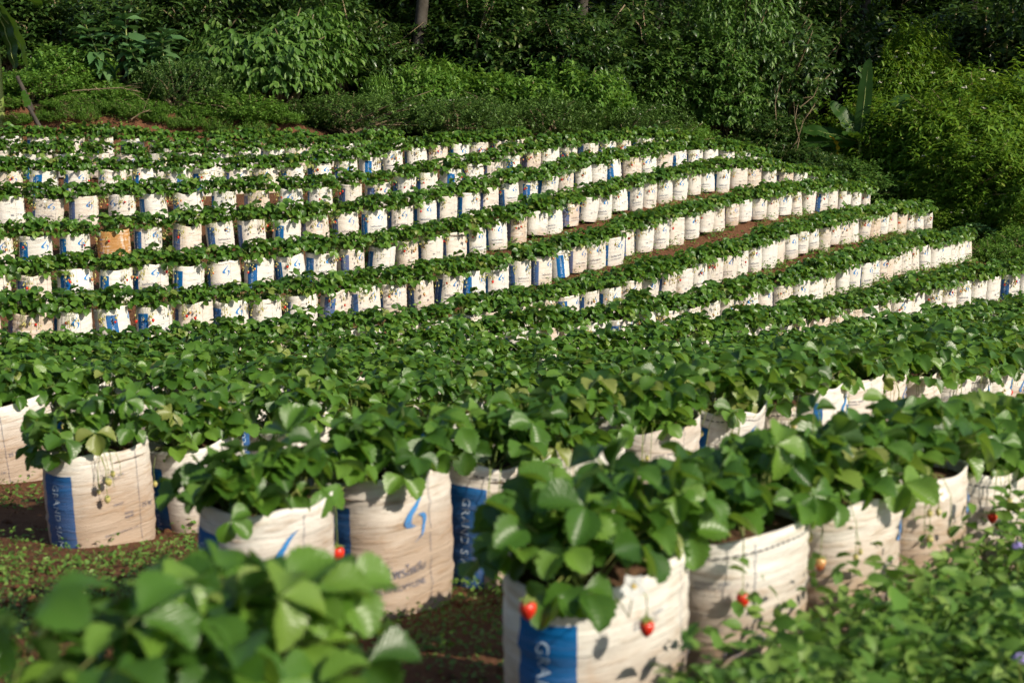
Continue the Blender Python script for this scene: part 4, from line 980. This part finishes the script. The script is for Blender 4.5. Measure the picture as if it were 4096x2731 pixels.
# tall weeds right of the nearest row
A = ROW_PTS[1][1]; da = (A[-1]-A[0])[:2]; da = da/np.linalg.norm(da); na = np.array([da[1], -da[0]])
s = wr.uniform(-1.0, 3.4, 2600); q = .27 + wr.random(2600)**1.1*2.3
wx = A[0][0]+da[0]*s+na[0]*q; wy = A[0][1]+da[1]*s+na[1]*q
ok = (wy > 1.35) & (wx < wy*.42+.3) & (wx > .28)
wx, wy, wq = wx[ok], wy[ok], q[ok]
weeds('tall_weeds', 'tangle of green leafy weeds right of the nearest row', wx, wy, .33, 22, .042, 4)
kk = wr.random(len(wx)) < .12
weeds('broad_weeds', 'broader leaved weeds among the tangle by the nearest row', wx[kk], wy[kk], .30, 7, .085, 5, 'vine')
kk = wr.random(len(wx)) < .10
weeds('grass_blades', 'thin grass blades among the weeds by the nearest row', wx[kk], wy[kk], .30, 6, .12, 6, 'weed', .09)
# purple flower heads
for i, (u, v, Y, lab) in enumerate([(3560, 2487, 2.75, 'purple fluffy flower in the weeds right of the nearest bag'), (4070, 2190, 3.0, 'pale purple flower at the right edge of the weeds'), (4080, 2640, 2.2, 'pale purple flower in the bottom right corner')]):
    p = at(u, v, Y); o = empty('purple_flower', p); rr = np.random.default_rng(i); V = []; F = []
    mb = MB()
    for j in range(70):
        d = Vector(rdir(rr, 1)[0]); d.z = abs(d.z); e = d*.011*rr.uniform(.7, 1.1)*Vector((1.3, 1.3, .8)).length/1.7; mb.tube([Vector((0, 0, 0)), e], [.0012, .0022], 3)
    link('flower_head', mb.mesh('flower_head', [M['purple']]), o); mb = MB(); z0 = gz(p.x, p.y)-p.z; mb.tube([(0, 0, 0), (.01, 0, z0*.5), (0, .02, z0)], .0016, 4); link('stem', mb.mesh('flower_stem', [M['stalk']]), o); tag(o, lab, 'flower')
# fallen berry on the soil
p = at(1790, 2690, 2.42); o = empty('fallen_strawberry', (p.x, 2.42, gz(p.x, 2.42)+.016)); o.rotation_euler = (1.4, 0, .6); bo = link('fruit', BERRY['ripe'][0], o); link('calyx', CALYX, bo); tag(o, 'fallen red strawberry on the shaded soil by the nearest bag', 'strawberry')

# loose clods and straw on the soil
def clods(name, label, X, Y, r, seed):
    rng = np.random.default_rng(seed); n = len(X); Z = ground(X, Y)
    T = np.array([(1, 0, 0), (0, 1, 0), (-1, 0, 0), (0, -1, 0), (0, 0, .8), (0, 0, -.6)], float); F = np.array([(0, 1, 4), (1, 2, 4), (2, 3, 4), (3, 0, 4), (1, 0, 5), (2, 1, 5), (3, 2, 5), (0, 3, 5)])
    sz = r*(.3+rng.random(n)**3*1.6); V = np.c_[X, Y, Z+.15*sz][:, None, :] + T[None]*sz[:, None, None]*(.65+.7*rng.random((n, 6, 1))) + rng.normal(size=(n, 6, 3))*sz[:, None, None]*.18
    FF = F[None]+(np.arange(n)*6)[:, None, None]
    tag(link(name, np_mesh(name, V.reshape(-1, 3), [FF.reshape(-1, 3)], [M['soil']], None, False, np.zeros(n*6))), label, None, None, 'stuff')
cn = cand[inview & (dmin > .16) & (dmin < 1.6)]
nn_ = cn[:, 1] < 7; clods('soil_clods', 'loose clods of red soil near the camera', np.r_[cn[nn_, 0], dn[dd_ > .17][:2600, 0]], np.r_[cn[nn_, 1], dn[dd_ > .17][:2600, 1]], .011, 1)
clods('path_clods', 'loose clods of red soil on the far terrace paths', cn[~nn_][::3, 0], cn[~nn_][::3, 1], .024, 2)
# berries and a flower that hang where the nearest plants show them
bpy.context.view_layer.update()
THING = {(r, i): o for (r, i), o in BAG_OBJ.items()}
for (r, i), u, v, Y, kd, sc_ in [(('A', 0), 2112, 2400, 2.24, 'ripe', 1.05), (('A', 0), 2588, 2478, 2.30, 'ripe', .95), (('B', 1), 1350, 2185, 3.18, 'ripe', 1.15), (('A', 1), 2972, 2370, 2.62, 'ripe', .95), (('B', 4), 2737, 1790, 4.4, 'blush', 1.1)]:
    th = THING[(r, i)]; p = at(u, v, Y); inv = th.matrix_world.inverted(); q = inv @ p
    bo = link('berry', BERRY[kd][0], th, mat=Matrix.Translation(q) @ Matrix.Scale(sc_, 4)); link('calyx', CALYX, bo)
    top = Vector((q.x*.55, q.y*.55, BAG_H+.02)); mid = Vector((q.x*.98, q.y*.98, BAG_H+.012)); mb = MB(); mb.tube([top, mid, q.lerp(mid, .5)+Vector((0, 0, 0)), q], [.0018, .0015, .0012, .001], 4, 0, False)
    link('fruit_stalk', mb.mesh('fruit_stalk', [M['stalk']]), th)
th = THING[('A', 0)]; q = th.matrix_world.inverted() @ at(2535, 2345, 2.17); mb = MB(); RR = Matrix.Translation(q) @ Matrix.Rotation(-local_a0, 4, 'Z') @ Matrix.Rotation(1.25, 4, 'Y') @ Matrix.Scale(1.25, 4)
mb.add(FV, FFc, 0, RR); mb.add(SV, SF, 1, RR @ Matrix.Scale(.5, 4)); mb.tube([Vector((q.x*.5, q.y*.5, BAG_H)), Vector((q.x*.9, q.y*.9, BAG_H+.02)), q], .0012, 4, 2, False); link('flower', mb.mesh('flower', [M['petal'], M['yolk'], M['stalk']]), th)
